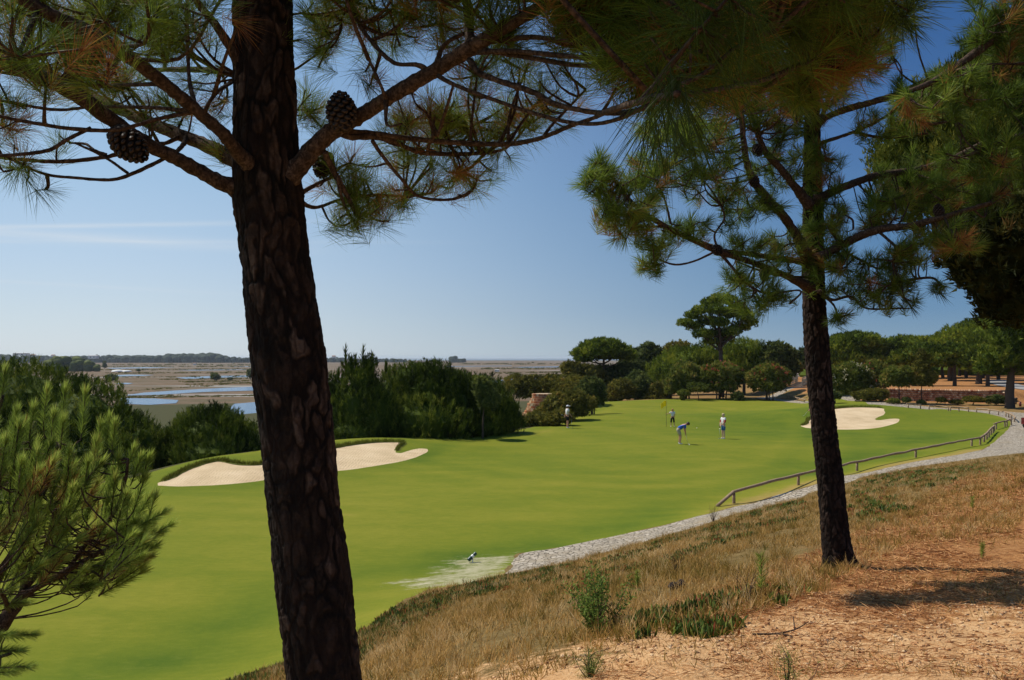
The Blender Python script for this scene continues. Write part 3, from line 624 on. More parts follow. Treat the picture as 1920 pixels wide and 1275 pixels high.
# ================================================================ the near pine
D0 = 3.35
zb = float(H(np.array([-.66]), np.array([D0]))[0]); v_b = VH-zb/D0*F
near_t = PineTree('pine_tree', P(632, v_b, D0), 'tall pine with thick dark plated trunk nearest the camera, large cones on its low limbs', 'tree', 'foreground pines')
trunk_mesh(near_t, [(632, v_b+60, D0, 122), (630, v_b-10, D0, 104), (624, v_b-180, D0, 78), (608, 1275, D0, 68), (588, 1100, D0, 68), (572, 960, D0, 66), (555, 800, D0, 67), (536, 640, D0, 68), (516, 490, D0, 62), (504, 380, D0, 63), (499, 300, D0, 60), (497, 200, D0, 57.5), (495, 100, D0, 55.5), (493, 0, D0, 54), (490, -300, D0, 48), (470, -800, D0, 36), (450, -1300, D0, 22)], 1500, 260, 0, .0072, M['bark_plate'], 14, 6.5)
LB = near_t.limb
for pts in [
 [(480, 372, 3.35, 30), (440, 352, 3.33, 18), (400, 335, 3.28, 14), (330, 296, 3.2, 13), (270, 266, 3.15, 13), (200, 218, 3.05, 14), (130, 168, 2.95, 15), (60, 138, 2.9, 14), (0, 115, 2.8, 13), (-160, 60, 2.6, 11)],
 [(490, 320, 3.4, 28), (440, 298, 3.5, 17), (385, 272, 3.6, 13), (300, 238, 3.75, 12), (232, 208, 3.9, 11), (175, 182, 4.0, 10), (110, 145, 4.2, 9), (20, 100, 4.4, 8), (-120, 40, 4.6, 6)],
 [(490, 330, 3.32, 24), (450, 290, 3.2, 14), (415, 248, 3.1, 12), (370, 208, 3.05, 12), (300, 150, 2.95, 12.5), (225, 95, 2.85, 13), (150, 52, 2.8, 13), (70, 14, 2.7, 12), (-60, -70, 2.6, 10)],
 [(485, 190, 3.35, 22), (455, 135, 3.3, 11), (430, 85, 3.25, 9), (405, 48, 3.2, 8), (365, -5, 3.1, 7), (330, -90, 3.0, 6)],
 [(520, 362, 3.35, 34), (552, 322, 3.3, 20), (590, 276, 3.28, 17), (625, 246, 3.25, 17), (680, 214, 3.2, 14), (740, 176, 3.15, 14), (800, 141, 3.1, 14), (850, 110, 3.05, 14), (885, 88, 3.0, 15), (930, 62, 2.95, 12), (985, 30, 2.9, 11), (1050, -10, 2.85, 10), (1200, -120, 2.7, 8)],
 [(882, 92, 3.0, 11), (880, 55, 3.05, 9), (876, 10, 3.1, 9), (866, -60, 3.2, 8)],
 [(480, 160, 3.4, 14), (440, 140, 3.6, 8), (395, 132, 3.8, 6), (330, 130, 4.0, 5), (280, 132, 4.1, 4)],
]: LB(pts)
thin = [
 [(372, 208, 3.05, 5), (300, 222, 3.0, 4), (220, 243, 2.9, 4), (140, 242, 2.85, 4), (60, 230, 2.8, 3.5), (0, 218, 2.75, 3.5), (-80, 200, 2.7, 3)],
 [(364, 203, 3.05, 6), (335, 206, 3.07, 4), (290, 202, 3.1, 3.5), (180, 200, 3.2, 3), (110, 206, 3.2, 3), (40, 196, 3.2, 3), (-40, 180, 3.2, 3)],
 [(352, 257, 3.65, 6), (336, 280, 3.45, 4), (310, 296, 3.3, 4), (250, 325, 3.2, 4), (210, 337, 3.15, 3.5), (150, 334, 3.1, 3), (80, 325, 3.1, 3), (0, 288, 3.0, 3)],
 [(340, 254, 3.67, 6), (312, 268, 3.6, 4), (280, 272, 3.5, 4), (200, 294, 3.4, 4), (110, 303, 3.35, 4), (30, 298, 3.3, 3.5), (-60, 290, 3.2, 3)],
 [(170, 240, 2.9, 4), (125, 262, 2.85, 4), (90, 282, 2.85, 4), (30, 290, 2.8, 3.5), (-50, 294, 2.8, 3)],
 [(200, 290, 3.4, 3), (178, 282, 3.4, 2.5), (160, 270, 3.45, 2.5), (130, 268, 3.5, 2)],
 [(240, 325, 3.2, 3), (205, 300, 3.2, 2.5), (178, 285, 3.2, 2.5), (140, 268, 3.2, 2)],
 [(350, 10, 3.1, 5), (352, 90, 3.2, 4), (355, 150, 3.2, 4), (365, 195, 3.1, 5)],
 [(382, 219, 3.06, 6), (390, 196, 3.05, 4), (410, 170, 3.1, 4), (435, 155, 3.3, 3)],
 [(308, 157, 2.97, 7), (270, 158, 3.0, 4), (160, 160, 3.2, 4), (60, 145, 3.3, 3.5), (0, 135, 3.3, 3)],
 [(895, 98, 3.0, 6), (960, 96, 2.9, 5), (1050, 104, 2.75, 5), (1150, 112, 2.6, 5), (1250, 110, 2.4, 5), (1340, 90, 2.2, 5)],
 [(900, 80, 3.0, 6), (1000, 70, 2.9, 5), (1120, 84, 2.7, 5), (1300, 88, 2.5, 5), (1450, 60, 2.3, 5)],
 [(893, 92, 3.0, 6), (980, 106, 2.9, 5), (1080, 122, 2.75, 5), (1180, 125, 2.6, 5), (1280, 150, 2.4, 4)],
 [(880, 112, 3.0, 6), (898, 136, 2.95, 6), (940, 153, 2.9, 6), (1000, 173, 2.85, 6), (1040, 194, 2.8, 5), (1110, 210, 2.7, 5), (1190, 208, 2.5, 5), (1270, 170, 2.2, 6)],
 [(822, 142, 3.05, 5), (850, 158, 3.0, 4), (920, 185, 2.95, 4), (1000, 212, 2.9, 4), (1080, 231, 2.8, 4), (1150, 226, 2.6, 4), (1240, 185, 2.35, 5)],
 [(628, 240, 3.25, 8), (655, 247, 3.25, 6), (700, 250, 3.3, 5), (780, 261, 3.35, 5), (860, 268, 3.4, 5), (950, 270, 3.35, 5), (1010, 260, 3.2, 4.5), (1070, 236, 3.0, 4.5), (1130, 214, 2.8, 4), (1260, 150, 2.4, 4)],
 [(632, 244, 3.25, 8), (655, 256, 3.25, 6), (700, 256, 3.3, 6), (740, 266, 3.4, 5), (785, 285, 3.5, 4.5), (850, 289, 3.6, 4), (910, 287, 3.7, 3.5)],
 [(698, 264, 3.3, 4), (720, 296, 3.4, 3.5), (752, 335, 3.5, 3), (785, 368, 3.6, 3), (845, 374, 3.65, 3), (885, 358, 3.7, 2.5)],
 [(608, 285, 3.28, 6), (625, 320, 3.35, 6), (648, 362, 3.4, 5), (668, 404, 3.45, 3.5)],
 [(632, 330, 3.35, 4), (644, 380, 3.4, 3), (672, 430, 3.45, 2.5)],
 [(555, 368, 3.4, 6), (585, 350, 3.45, 4), (618, 334, 3.5, 3)],
 [(555, 372, 3.4, 5), (590, 389, 3.5, 3.5), (640, 374, 3.6, 3), (700, 366, 3.7, 3), (760, 368, 3.75, 2.5)],
 [(806, 138, 3.1, 7), (785, 122, 3.1, 5), (740, 118, 3.15, 4), (702, 84, 3.2, 4), (672, 42, 3.25, 3.5), (655, 0, 3.3, 3)],
 [(818, 130, 3.1, 6), (822, 108, 3.1, 5), (835, 82, 3.1, 4), (870, 62, 3.1, 4)],
 [(724, 186, 3.13, 5), (716, 165, 3.1, 3), (705, 140, 3.1, 3), (692, 112, 3.1, 2.5)],
 [(724, 188, 3.13, 5), (726, 234, 3.1, 2.5), (755, 232, 3.1, 2)],
 [(820, 255, 3.3, 3), (838, 200, 3.2, 3), (850, 160, 3.1, 2.5)],
 [(800, 290, 3.5, 3), (805, 270, 3.4, 3), (830, 235, 3.3, 2.5)],
]
for pts in thin: near_t.limb(pts, 6, own=False)
def tuft_near(fo, pt, ax, tint):
    n = len(pt); t = np.clip(tint+rng.normal(0, .12, n), 0, 1); t = np.where(rng.random(n) < .2, .84+.14*rng.random(n), t)
    shoots(fo, pt, ax, .08, 74, .13, .0013, 8, 70, t, .10, .09)
for E in [
 (60, 40, 3.2, 130, 80, .5, 44, .45), (200, 60, 3.4, 120, 70, .5, 40, .45), (330, 60, 3.5, 90, 70, .5, 34, .42), (120, 150, 3.4, 110, 70, .45, 26, .55), (20, 230, 3.2, 70, 80, .35, 18, .4), (300, 200, 3.6, 60, 60, .3, 9, .4), (230, 140, 3.6, 90, 60, .3, 20, .62),
 (395, 170, 3.6, 40, 60, .25, 8, .35), (410, 290, 3.5, 22, 20, .1, 3, .5), (30, 320, 3.0, 60, 35, .2, 5, .4), (60, 90, 2.5, 150, 70, .3, 16, .4), (300, 20, 2.6, 160, 40, .3, 16, .4),
 (700, 30, 3.4, 130, 50, .4, 30, .42), (600, 60, 3.5, 50, 80, .3, 16, .42), (590, 190, 3.6, 30, 50, .2, 8, .55), (690, 150, 3.2, 20, 25, .1, 3, .3), (800, 40, 3.3, 90, 60, .4, 22, .42),
 (640, 330, 3.6, 60, 50, .3, 16, .5), (700, 380, 3.7, 60, 45, .25, 14, .4), (660, 410, 3.5, 40, 30, .2, 7, .35), (790, 225, 3.6, 90, 40, .3, 24, .62), (880, 220, 3.7, 80, 50, .3, 26, .5), (950, 240, 3.7, 60, 60, .3, 16, .4), (850, 320, 3.8, 80, 50, .3, 22, .42), (760, 380, 3.8, 50, 35, .2, 8, .35), (760, 270, 3.6, 60, 40, .3, 12, .55),
 (920, 120, 3.4, 100, 50, .3, 20, .35), (1020, 180, 3.4, 90, 60, .3, 16, .35)]:
    near_t.spray((*E[:6], int(E[6]*(1.45 if E[0] > 560 else 1.15)), E[7]), tuft_near, .0042)
# dense dark ceiling of needles at the top, running to the right over the camera
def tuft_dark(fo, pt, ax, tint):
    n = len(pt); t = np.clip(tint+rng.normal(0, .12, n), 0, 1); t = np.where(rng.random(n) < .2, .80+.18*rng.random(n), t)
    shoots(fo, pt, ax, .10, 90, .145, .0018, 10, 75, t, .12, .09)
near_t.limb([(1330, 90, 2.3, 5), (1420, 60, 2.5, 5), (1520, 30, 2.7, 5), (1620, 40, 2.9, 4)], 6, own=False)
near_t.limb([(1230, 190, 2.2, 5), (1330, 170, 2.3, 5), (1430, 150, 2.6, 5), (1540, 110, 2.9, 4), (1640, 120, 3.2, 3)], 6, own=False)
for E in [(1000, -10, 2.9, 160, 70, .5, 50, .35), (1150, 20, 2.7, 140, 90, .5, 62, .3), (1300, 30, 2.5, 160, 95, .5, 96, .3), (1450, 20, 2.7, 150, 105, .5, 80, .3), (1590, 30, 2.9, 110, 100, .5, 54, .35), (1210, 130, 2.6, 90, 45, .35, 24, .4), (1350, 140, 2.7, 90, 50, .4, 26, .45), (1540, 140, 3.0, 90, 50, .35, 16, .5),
          (1350, -110, 2.6, 380, 100, .8, 230, .3), (1250, -330, 2.9, 520, 150, 1.2, 330, .3), (800, -110, 3.0, 300, 80, .7, 70, .35), (200, -100, 3.1, 350, 80, .7, 80, .35), (300, -330, 3.3, 600, 150, 1.2, 160, .3), (770, -660, 1.9, 260, 160, .3, 70, .3), (930, -620, 2.3, 420, 200, .5, 190, .3)]:  # sprays above the frame, unseen, added to shade the needles below
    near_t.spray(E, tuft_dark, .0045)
def tuft_close(fo, pt, ax, tint):
    shoots(fo, pt, ax, .05, 34, .19, .0015, 8, 50, tint, .22, .06)
near_t.limb([(1120, 215, 2.7, 6), (1200, 190, 2.0, 7), (1255, 180, 1.5, 8), (1270, 175, 1.35, 7)], 6, own=False)
near_t.spray((1262, 178, 1.38, 14, 10, .05, 2, .02), tuft_close, .004, 1, -1.1)  # low tint puts the shade of these close tufts into their colour
near_t.spray((1245, 180, 1.6, 40, 14, .1, 3, .0), tuft_close, .004, 1, -.5)
near_t.spray((1330, 60, 2.0, 150, 60, .3, 26, .12), tuft_close, .004, 5, -.1)
near_t.finish(M['needle_near'])
def cone_at(tree, u, v, D, ax, L, R): pine_cone(tree.root, P(u, v, D), ax, L, R, tree.loc)
cone_at(near_t, 242, 272, 3.05, np.array([.75, -.1, -.62]), .145, .052)
cone_at(near_t, 640, 208, 3.15, np.array([-.08, -.1, 1.]), .13, .052)
cone_at(near_t, 606, 310, 3.5, np.array([-.3, .1, -1.]), .10, .04)

# ================================================================ second pine
D1 = 10.0
g2 = hit([1576], [1064])[0]; D1 = g2[1]
t2 = PineTree('pine_tree', g2, 'slender dark pine rooted in orange needle litter on the slope, right of the golfers', 'tree', 'foreground pines')
trunk_mesh(t2, [(1577, 1092, D1, 50), (1576, 1068, D1, 36), (1572, 1040, D1, 28), (1566, 1000, D1, 25), (1557, 900, D1, 24), (1545, 800, D1, 22.5), (1535, 700, D1, 22.5), (1528, 600, D1, 21.5), (1525, 500, D1, 19.5), (1525, 400, D1, 18.5), (1524, 300, D1, 15.5), (1522, 150, D1, 12), (1521, 30, D1, 10), (1518, -200, D1, 7), (1515, -500, D1, 4)], 800, 120, 0, .011, M['bark_plate'], 13, 7.0)
for pts in [
 [(1520, 540, 10, 12), (1480, 520, 9.8, 6.5), (1440, 503, 9.6, 6), (1395, 487, 9.4, 5.5), (1345, 470, 9.2, 6), (1290, 445, 9.0, 5.5), (1240, 420, 8.8, 5), (1190, 385, 8.6, 4), (1150, 335, 8.5, 3), (1125, 305, 8.4, 2.5)],
 [(1520, 492, 10, 10), (1480, 487, 10, 5.5), (1430, 480, 9.7, 5), (1385, 474, 9.4, 4.5), (1345, 470, 9.2, 5)],
 [(1520, 500, 10, 14), (1492, 440, 9.8, 9), (1465, 400, 9.6, 8.5), (1435, 368, 9.4, 8), (1408, 330, 9.2, 7), (1396, 280, 9.1, 6), (1390, 210, 9.0, 5)],
 [(1518, 385, 10, 12), (1490, 350, 9.9, 7.5), (1460, 312, 9.8, 7), (1435, 285, 9.7, 6), (1420, 250, 9.6, 5)],
 [(1530, 488, 10, 12), (1560, 470, 9.9, 8), (1605, 446, 9.7, 8), (1650, 430, 9.5, 7.5), (1700, 424, 9.3, 6.5), (1750, 412, 9.1, 6), (1800, 398, 9, 5), (1860, 380, 8.8, 4)],
 [(1530, 375, 10, 11), (1565, 358, 10.1, 7.5), (1610, 340, 10.2, 7), (1650, 328, 10.3, 7), (1720, 318, 10.4, 6), (1780, 300, 10.6, 6), (1850, 265, 10.7, 5)],
 [(1526, 240, 10, 10), (1550, 220, 9.9, 6), (1590, 204, 9.8, 6.5), (1640, 190, 9.6, 6), (1690, 175, 9.5, 6.5), (1740, 150, 9.3, 7)],
 [(1535, 232, 10, 5), (1552, 190, 9.9, 4), (1565, 140, 9.8, 4), (1572, 100, 9.7, 3)],
]: t2.limb(pts)
for pts in [
 [(1345, 465, 9.2, 2.5), (1340, 440, 9.2, 2), (1358, 410, 9.2, 2), (1352, 385, 9.2, 1.5)], [(1340, 472, 9.2, 2.5), (1300, 490, 9.1, 2), (1265, 496, 9, 2), (1235, 485, 9, 1.5), (1225, 470, 9, 1.5)],
 [(1250, 425, 8.8, 2.5), (1200, 424, 8.8, 2), (1150, 422, 8.7, 1.5)], [(1270, 438, 8.9, 2.5), (1240, 432, 8.9, 2)], [(1258, 420, 8.8, 2.5), (1245, 370, 8.8, 2), (1225, 330, 8.8, 2)],
 [(1520, 520, 10, 3), (1450, 515, 10, 2), (1380, 490, 9.8, 2)], [(1535, 545, 10, 5), (1560, 562, 9.9, 3), (1595, 556, 9.8, 2.5), (1625, 578, 9.7, 2), (1690, 578, 9.6, 2)],
 [(1545, 555, 10, 3), (1563, 572, 9.9, 2), (1572, 595, 9.8, 2)], [(1580, 470, 9.8, 3), (1610, 486, 9.7, 2.5), (1645, 504, 9.6, 2)], [(1645, 432, 9.5, 3), (1680, 462, 9.4, 2.5)],
 [(1600, 430, 9.7, 2), (1598, 412, 9.7, 2), (1582, 402, 9.7, 1.5)], [(1690, 527, 9.4, 3), (1745, 521, 9.3, 2.5), (1765, 535, 9.2, 2)], [(1680, 462, 9.4, 3), (1675, 500, 9.4, 2.5), (1690, 527, 9.4, 2.5)],
 [(1540, 268, 10, 4), (1600, 248, 9.9, 3), (1650, 225, 9.8, 3), (1680, 205, 9.7, 2)], [(1600, 248, 9.9, 3), (1660, 258, 9.8, 2.5), (1740, 250, 9.7, 2)],
 [(1680, 180, 9.5, 3), (1700, 215, 9.5, 3), (1740, 232, 9.4, 3), (1790, 225, 9.4, 2)], [(1345, 470, 9.2, 3), (1420, 545, 9.2, 2.5), (1500, 545, 9.2, 2), (1480, 570, 9.2, 2)],
]: t2.limb(pts, 5, own=False)
def tuft_t2(fo, pt, ax, tint):
    n = len(pt); t = np.clip(tint+rng.normal(0, .12, n), 0, 1); t = np.where(rng.random(n) < .09, .84+.12*rng.random(n), t)
    shoots(fo, pt, ax, .13, 66, .17, .0040, 8, 68, t, .06, .09)
for E in [
 (1130, 330, 8.5, 50, 45, .35, 22, .5), (1180, 400, 8.6, 70, 60, .4, 34, .6), (1225, 470, 8.9, 40, 45, .3, 16, .45), (1215, 330, 8.7, 60, 50, .4, 22, .5), (1290, 430, 9.0, 50, 30, .3, 10, .45), (1380, 450, 9.3, 70, 35, .4, 16, .45), (1400, 520, 9.4, 70, 40, .4, 24, .5), (1440, 560, 9.2, 70, 35, .4, 18, .45), (1470, 470, 9.8, 50, 50, .5, 22, .45),
 (1280, 260, 9.0, 100, 60, .6, 44, .5), (1330, 330, 9.2, 80, 50, .6, 36, .45), (1400, 380, 9.6, 80, 40, .5, 30, .4), (1420, 220, 9.6, 90, 70, .6, 50, .45), (1470, 300, 9.9, 60, 60, .6, 36, .4), (1500, 180, 10, 90, 70, .8, 60, .4), (1480, 110, 10, 140, 70, .9, 90, .4), (1600, 110, 9.8, 80, 60, .7, 40, .4), (1600, 40, 9.8, 110, 60, .8, 60, .4), (1350, 120, 9.5, 120, 70, .8, 60, .4),
 (1545, 340, 10, 35, 60, .4, 22, .42), (1550, 420, 10, 40, 45, .5, 26, .42), (1540, 300, 10, 30, 40, .4, 10, .45), (1560, 500, 9.9, 60, 60, .5, 36, .42), (1620, 540, 9.6, 60, 45, .5, 24, .35), (1675, 510, 9.5, 55, 55, .45, 26, .38), (1690, 560, 9.5, 35, 30, .3, 8, .35), (1572, 598, 9.8, 28, 14, .2, 6, .3), (1760, 540, 9.2, 22, 16, .2, 4, .35),
 (1690, 470, 9.4, 60, 40, .5, 20, .55), (1760, 450, 9.1, 70, 40, .5, 24, .5), (1640, 400, 9.8, 70, 35, .5, 24, .5), (1640, 230, 9.8, 50, 40, .4, 12, .5), (1720, 190, 9.5, 60, 60, .5, 26, .4), (1740, 330, 10.3, 110, 50, .6, 40, .4), (1690, 380, 10, 90, 40, .6, 30, .45), (1830, 360, 9.6, 80, 60, .6, 30, .35), (1450, -100, 10, 350, 120, 1.6, 150, .4)]:
    t2.spray((*E[:6], int(E[6]*(1.4 if E[0] > 1320 else 2.0)), E[7]-.02), tuft_t2, .006)
t2.finish(M['needle_near'])
for a in [(1198, 403, 8.7, (.05, 0, -1)), (1433, 516, 9.6, (.1, 0, -1)), (1345, 469, 9.1, (.3, -.6, -.4)), (1420, 282, 9.6, (.3, -.2, -1)), (1414, 340, 9.2, (.3, 0, -1)), (1760, 395, 9.1, (-.2, .1, 1.))]:
    cone_at(t2, *a[:3], np.array(a[3]), .135, .053)

# ================================================================ young pine at lower left
D2 = 5.6
yb = np.array([P(-130, 1275, D2)[0], D2]); yz = float(H(yb[:1], yb[1:])[0])
yp = PineTree('young_pine_tree', (yb[0], yb[1], yz), 'young bright green pine with upright bushy shoots at the lower left of the view', 'tree')
vb = VH-yz/D2*F
yp.limb([(-130, vb+20, 5.6, 22), (-95, vb-120, 5.6, 18), (-30, 1250, 5.6, 15), (15, 1155, 5.6, 13), (45, 1110, 5.6, 10), (48, 1040, 5.6, 8), (55, 960, 5.7, 7), (60, 860, 5.7, 5), (65, 790, 5.7, 4)], 9, 'trunk')
for pts in [[(40, 1118, 5.6, 8), (80, 1095, 5.5, 6.5), (120, 1073, 5.4, 6), (160, 1050, 5.3, 4), (200, 1030, 5.2, 3.5), (250, 1010, 5.1, 3)],
            [(50, 1100, 5.6, 6), (72, 1070, 5.7, 5), (90, 1010, 5.8, 4), (110, 930, 5.9, 4), (140, 850, 6, 3)],
            [(-30, 1140, 5.6, 10), (0, 1075, 5.5, 9), (30, 1030, 5.4, 8), (60, 960, 5.4, 7), (90, 900, 5.3, 5), (110, 830, 5.3, 4)],
            [(-60, 1180, 5.6, 9), (-70, 1060, 5.4, 8), (-40, 930, 5.3, 6), (-10, 800, 5.2, 4), (5, 740, 5.2, 3)],
            [(125, 1070, 5.4, 4), (170, 1010, 5.4, 4), (215, 960, 5.4, 3.5), (235, 900, 5.4, 3), (240, 860, 5.4, 2.5)],
            [(150, 1055, 5.3, 3), (180, 1075, 5.2, 2), (200, 1090, 5.2, 2)], [(20, 1150, 5.6, 4), (0, 1110, 5.2, 4), (-40, 1090, 5, 3)], [(-70, 1275, 5.4, 5), (-20, 1240, 5.2, 4), (20, 1225, 5.1, 3)]]:
    yp.limb(pts, 7)
allp = np.concatenate(yp.limbs)
tips = [(8, 700, 5.2), (88, 738, 5.3), (122, 733, 5.4), (160, 738, 5.5), (62, 768, 5.2), (30, 775, 5.2), (35, 800, 5.1), (100, 780, 5.2), (118, 792, 5.1), (205, 790, 5.5), (188, 800, 5.5), (250, 845, 5.5), (262, 862, 5.4), (278, 862, 5.4), (222, 860, 5.4), (180, 830, 5.4), (215, 800, 5.4), (165, 870, 5.2), (130, 850, 5.1),
        (305, 962, 5.3), (318, 985, 5.2), (290, 935, 5.4), (300, 1000, 5.3), (290, 1025, 5.2), (260, 1045, 5.2), (240, 940, 5.4), (270, 900, 5.4), (70, 850, 5.0), (40, 870, 4.9), (10, 830, 5), (-10, 760, 5.1), (215, 900, 5.3), (235, 1040, 5.1), (200, 1060, 5.1), (185, 1095, 5.1), (170, 1100, 5.1), (15, 1190, 5.1), (35, 1220, 5.1), (50, 1250, 5), (20, 1260, 5), (60, 1190, 5.2), (45, 1130, 5.4)]
T_ = [P(*t) for t in tips]; AX = [norm(np.array([.12+.25*(t[0] > 240), -.05, 1.])) if t[1] < 950 else norm(np.array([.8, -.2, .45 if t[1] < 1060 else .1])) for t in tips]
for i in range(250):
    u = rng.uniform(-160, 285); v = rng.uniform(775+max(0, u-20)*.55, 1075-max(0, 60-u)*.05); D = rng.uniform(4.9, 6.3)
    if (u > 285): continue
    T_.append(P(u, v, D)); AX.append(norm(np.array([.25+.002*(u-50)+.2*rng.normal(), .25*rng.normal(), 1.0 if v < 960 else .45])))
T_ = np.array(T_); AX = norm(np.array(AX)); sl = rng.uniform(.14, .3, len(T_))
for i in range(len(T_)):
    b = T_[i]-AX[i]*sl[i]; o = allp[np.argmin(((allp-b)**2).sum(1)+.5*np.maximum(0, allp[:, 2]-b[2]))]
    tube(yp.tw, [o, (o+b)/2-UP*.03, b, T_[i]], [.006, .005, .0045, .003], 4, 8)
isin = np.array([t[2] for t in T_]); tv_ = np.where((rng.random(len(T_)) < .24) & (np.arange(len(T_)) > 42) & (isin < -.5), .92, .45+.15*rng.normal(size=len(T_)))
shoots(yp.fo, T_, AX, sl, 230, .082, .0020, 22, 52, np.clip(tv_, 0, 1), .0, .09)
shoots(yp.fo, T_+AX*.01, AX, .03, 60, .085, .0022, 4, 34, .80, .0, .05)
yp.finish(M['needle_young'])
# ================================================================ distant and middle-distance trees
def crown(acc, blobs, size, dens=2.2, style='pine', inner=.72):
    """tufts over a union of lumpy ellipsoids; blobs rows: centre xyz, radii xyz"""
    B = np.array(blobs, float); C_, R_ = B[:, :3], B[:, 3:]
    Vs, Ts = sphere(14, 9)
    for c, r in zip(C_, R_):
        d = 1+.22*fbm(Vs+c, 2.2, 3); acc.add(c+Vs*r*inner*d[:, None], Ts, .4+.2*vnoise(Vs+c, 3))
        area = 4*np.pi*((r[0]*r[1])**1.6/3+(r[0]*r[2])**1.6/3+(r[1]*r[2])**1.6/3)**(1/1.6)
        n = int(area/size**2*dens)
        q = norm(rng.normal(size=(n, 3))); q = q[(q[:, 2] > -.75) & (rng.random(n) < .55+.45*q[:, 2]+.35)]
        lump = 1+.20*fbm(q*2+c, 1.6, 3)+.07*fbm(q*6+c, 1.5, 2)
        rad_ = lump*(.80+.22*rng.random(len(q))**.7); p = c+q*r*rad_[:, None]
        keep = np.ones(len(p), bool)
        for c2, r2 in zip(C_, R_):
            if c2 is c: continue
            keep &= (((p-c2)/r2)**2).sum(1) > .45
        p, q = p[keep], q[keep]
        if not len(p): continue
        nn = norm(q/r)
        if style == 'pine': ax = norm(nn*.35+UP+rng.normal(0, .14, p.shape)); K, amax, LL, ww = 15, 46, .50, .11
        elif style == 'umbrella': ax = norm(nn*.7+UP*.7+rng.normal(0, .22, p.shape)); K, amax, LL, ww = 11, 58, .62, .17
        else: ax = norm(nn*.8+UP*.2+rng.normal(0, .5, p.shape)); K, amax, LL, ww = 8, 75, .8, .30
        t = np.clip(.45+.38*vnoise(p, .9/size*.35)+rng.normal(0, .16, len(p)), 0, 1)
        sz = size*(.7+.6*rng.random(len(p)))
        pp = np.repeat(p, K, 0); a_ = np.repeat(ax, K, 0); s_ = np.repeat(sz, K)
        b = pp+rng.normal(0, .10, pp.shape)*s_[:, None]+a_*(s_*rng.random(len(s_))*({'pine': .95, 'umbrella': .5}.get(style, .2)))[:, None]
        blades(acc, b-a_*(s_*.35)[:, None], cone_dirs(a_, 2 if style == 'leaf' else 14, amax), s_*LL, s_*ww*(.7+.6*rng.random(len(b))), np.clip(np.repeat(t, K)+rng.normal(0, .07, len(b)), 0, 1))
def grow_tree(name, label, cat, u0, D, blobs, size, mt, style='pine', tr=.14, dens=2.2, group=None, zbase=None, multi=1, inner=.72, flowers=None, lean=0, sink=0):
    """blobs: (u, v, ru, rv[, depth offset m[, depth radius m]]) as seen from the camera, real size at distance D"""
    x0 = D*(u0-UC)/F; z0 = float(H(np.array([x0]), np.array([D]))[0]) if zbase is None else zbase
    z0 -= sink
    base = np.array([x0, D, z0]); root = empty(name, base, label, cat, group)
    BB = []
    for b in blobs:
        dd = b[4] if len(b) > 4 else 0; c = P(b[0], b[1], D+dd); k = (D+dd)/F; rx, rz = b[2]*k, b[3]*k
        BB.append([*c, rx, b[5] if len(b) > 5 else rx*.95, rz])
    A = Acc()
    ctr = np.array([b[:3] for b in BB])
    for m_ in range(multi):
        tgt = ctr[np.argsort(((ctr-base)**2).sum(1))[min(m_, len(ctr)-1)]] if multi > 1 else ctr.mean(0)
        o = base+np.array([rng.normal(0, .25), rng.normal(0, .25), 0])*(multi > 1)
        mid = (o*.55+tgt*.45)+np.array([lean, 0, 0])
        mid[:2] = mid[:2]*.4+o[:2]*.6; tube(A, [o-UP*.3, o, mid, tgt], [tr*1.4, tr*1.15, tr*.85, tr*.4], 8, 14, .06)
        fork = mid
        for c in ctr:
            if rng.random() < .9: fk = fork+(tgt-fork)*(.25+.7*rng.random()); tube(A, [fk, (fk+c)/2-UP*.06*np.linalg.norm(c-fk), c], [tr*.45, tr*.3, tr*.12], 6, 8, .06)
    A.build('trunk', M['bark_far'], root, True, base)
    A = Acc(); crown(A, BB, size, dens, style, inner); A.build('crown', mt, root, False, base)
    if flowers:
        A = Acc(); fm, cnt, band = flowers
        for b in BB:
            n = int(cnt*b[3]*b[5]); q = norm(rng.normal(size=(n, 3))); q = q[q[:, 2] > band]; p = np.array(b[:3])+q*np.array(b[3:])*(1.0+.12*rng.random((len(q), 1)))
            keep = rng.random(len(p)) < np.clip(.5+1.5*vnoise(p, .9), 0, 1); p = p[keep]
            if not len(p): continue
            pp = np.repeat(p, 7, 0)+rng.normal(0, .07, (len(p)*7, 3)); blades(A, pp, norm(rng.normal(size=pp.shape)), .13, .10, rng.random(len(pp)))
        if A.n: A.build('flowers', fm, root, False, base)['kind'] = 'stuff'
    return root
M['needle_shade'] = foliage('pine foliage with painted shade', [(0, (.010, .012, .004)), (.4, (.03, .034, .008)), (.75, (.06, .055, .012)), (1, (.12, .07, .02))], .7, .15, .05, .5, .3)  # shade of the low hanging crown put into the needle colour
NM, NG, SH, OL = M['needle_mid'], M['needle_grey'], M['shrub'], M['oleander']
GT = grow_tree
bank = 'pines on the bank behind the left bunkers'
GT('pine_tree', 'huge round topped pine at the left edge, behind the young pine', 'tree', 60, 50, [(60, 796, 130, 108), (150, 814, 105, 100, -2), (-40, 770, 110, 95, 2), (215, 844, 70, 76, -3), (10, 860, 110, 90, -3), (150, 880, 110, 70, -4)], .40, M['needle_bank'], 'pine', .3, 2.6, bank)
GT('pine_tree', 'low dark pine between the huge round pine and the left bunker', 'tree', 270, 46, [(265, 850, 50, 62), (238, 880, 45, 50, -1), (295, 860, 32, 50, .5)], .32, M['needle_bank'], 'pine', .16, 2.6, bank)
GT('pine_tree', 'round bushy pine just left of the near trunk, behind the left bunker', 'tree', 395, 47, [(390, 832, 74, 66), (345, 850, 46, 55), (440, 842, 48, 60, .5), (405, 860, 80, 50, -1), (370, 796, 34, 28, .5), (415, 792, 32, 28), (462, 850, 32, 50)], .36, M['needle_bank'], 'pine', .2, 2.6, bank)
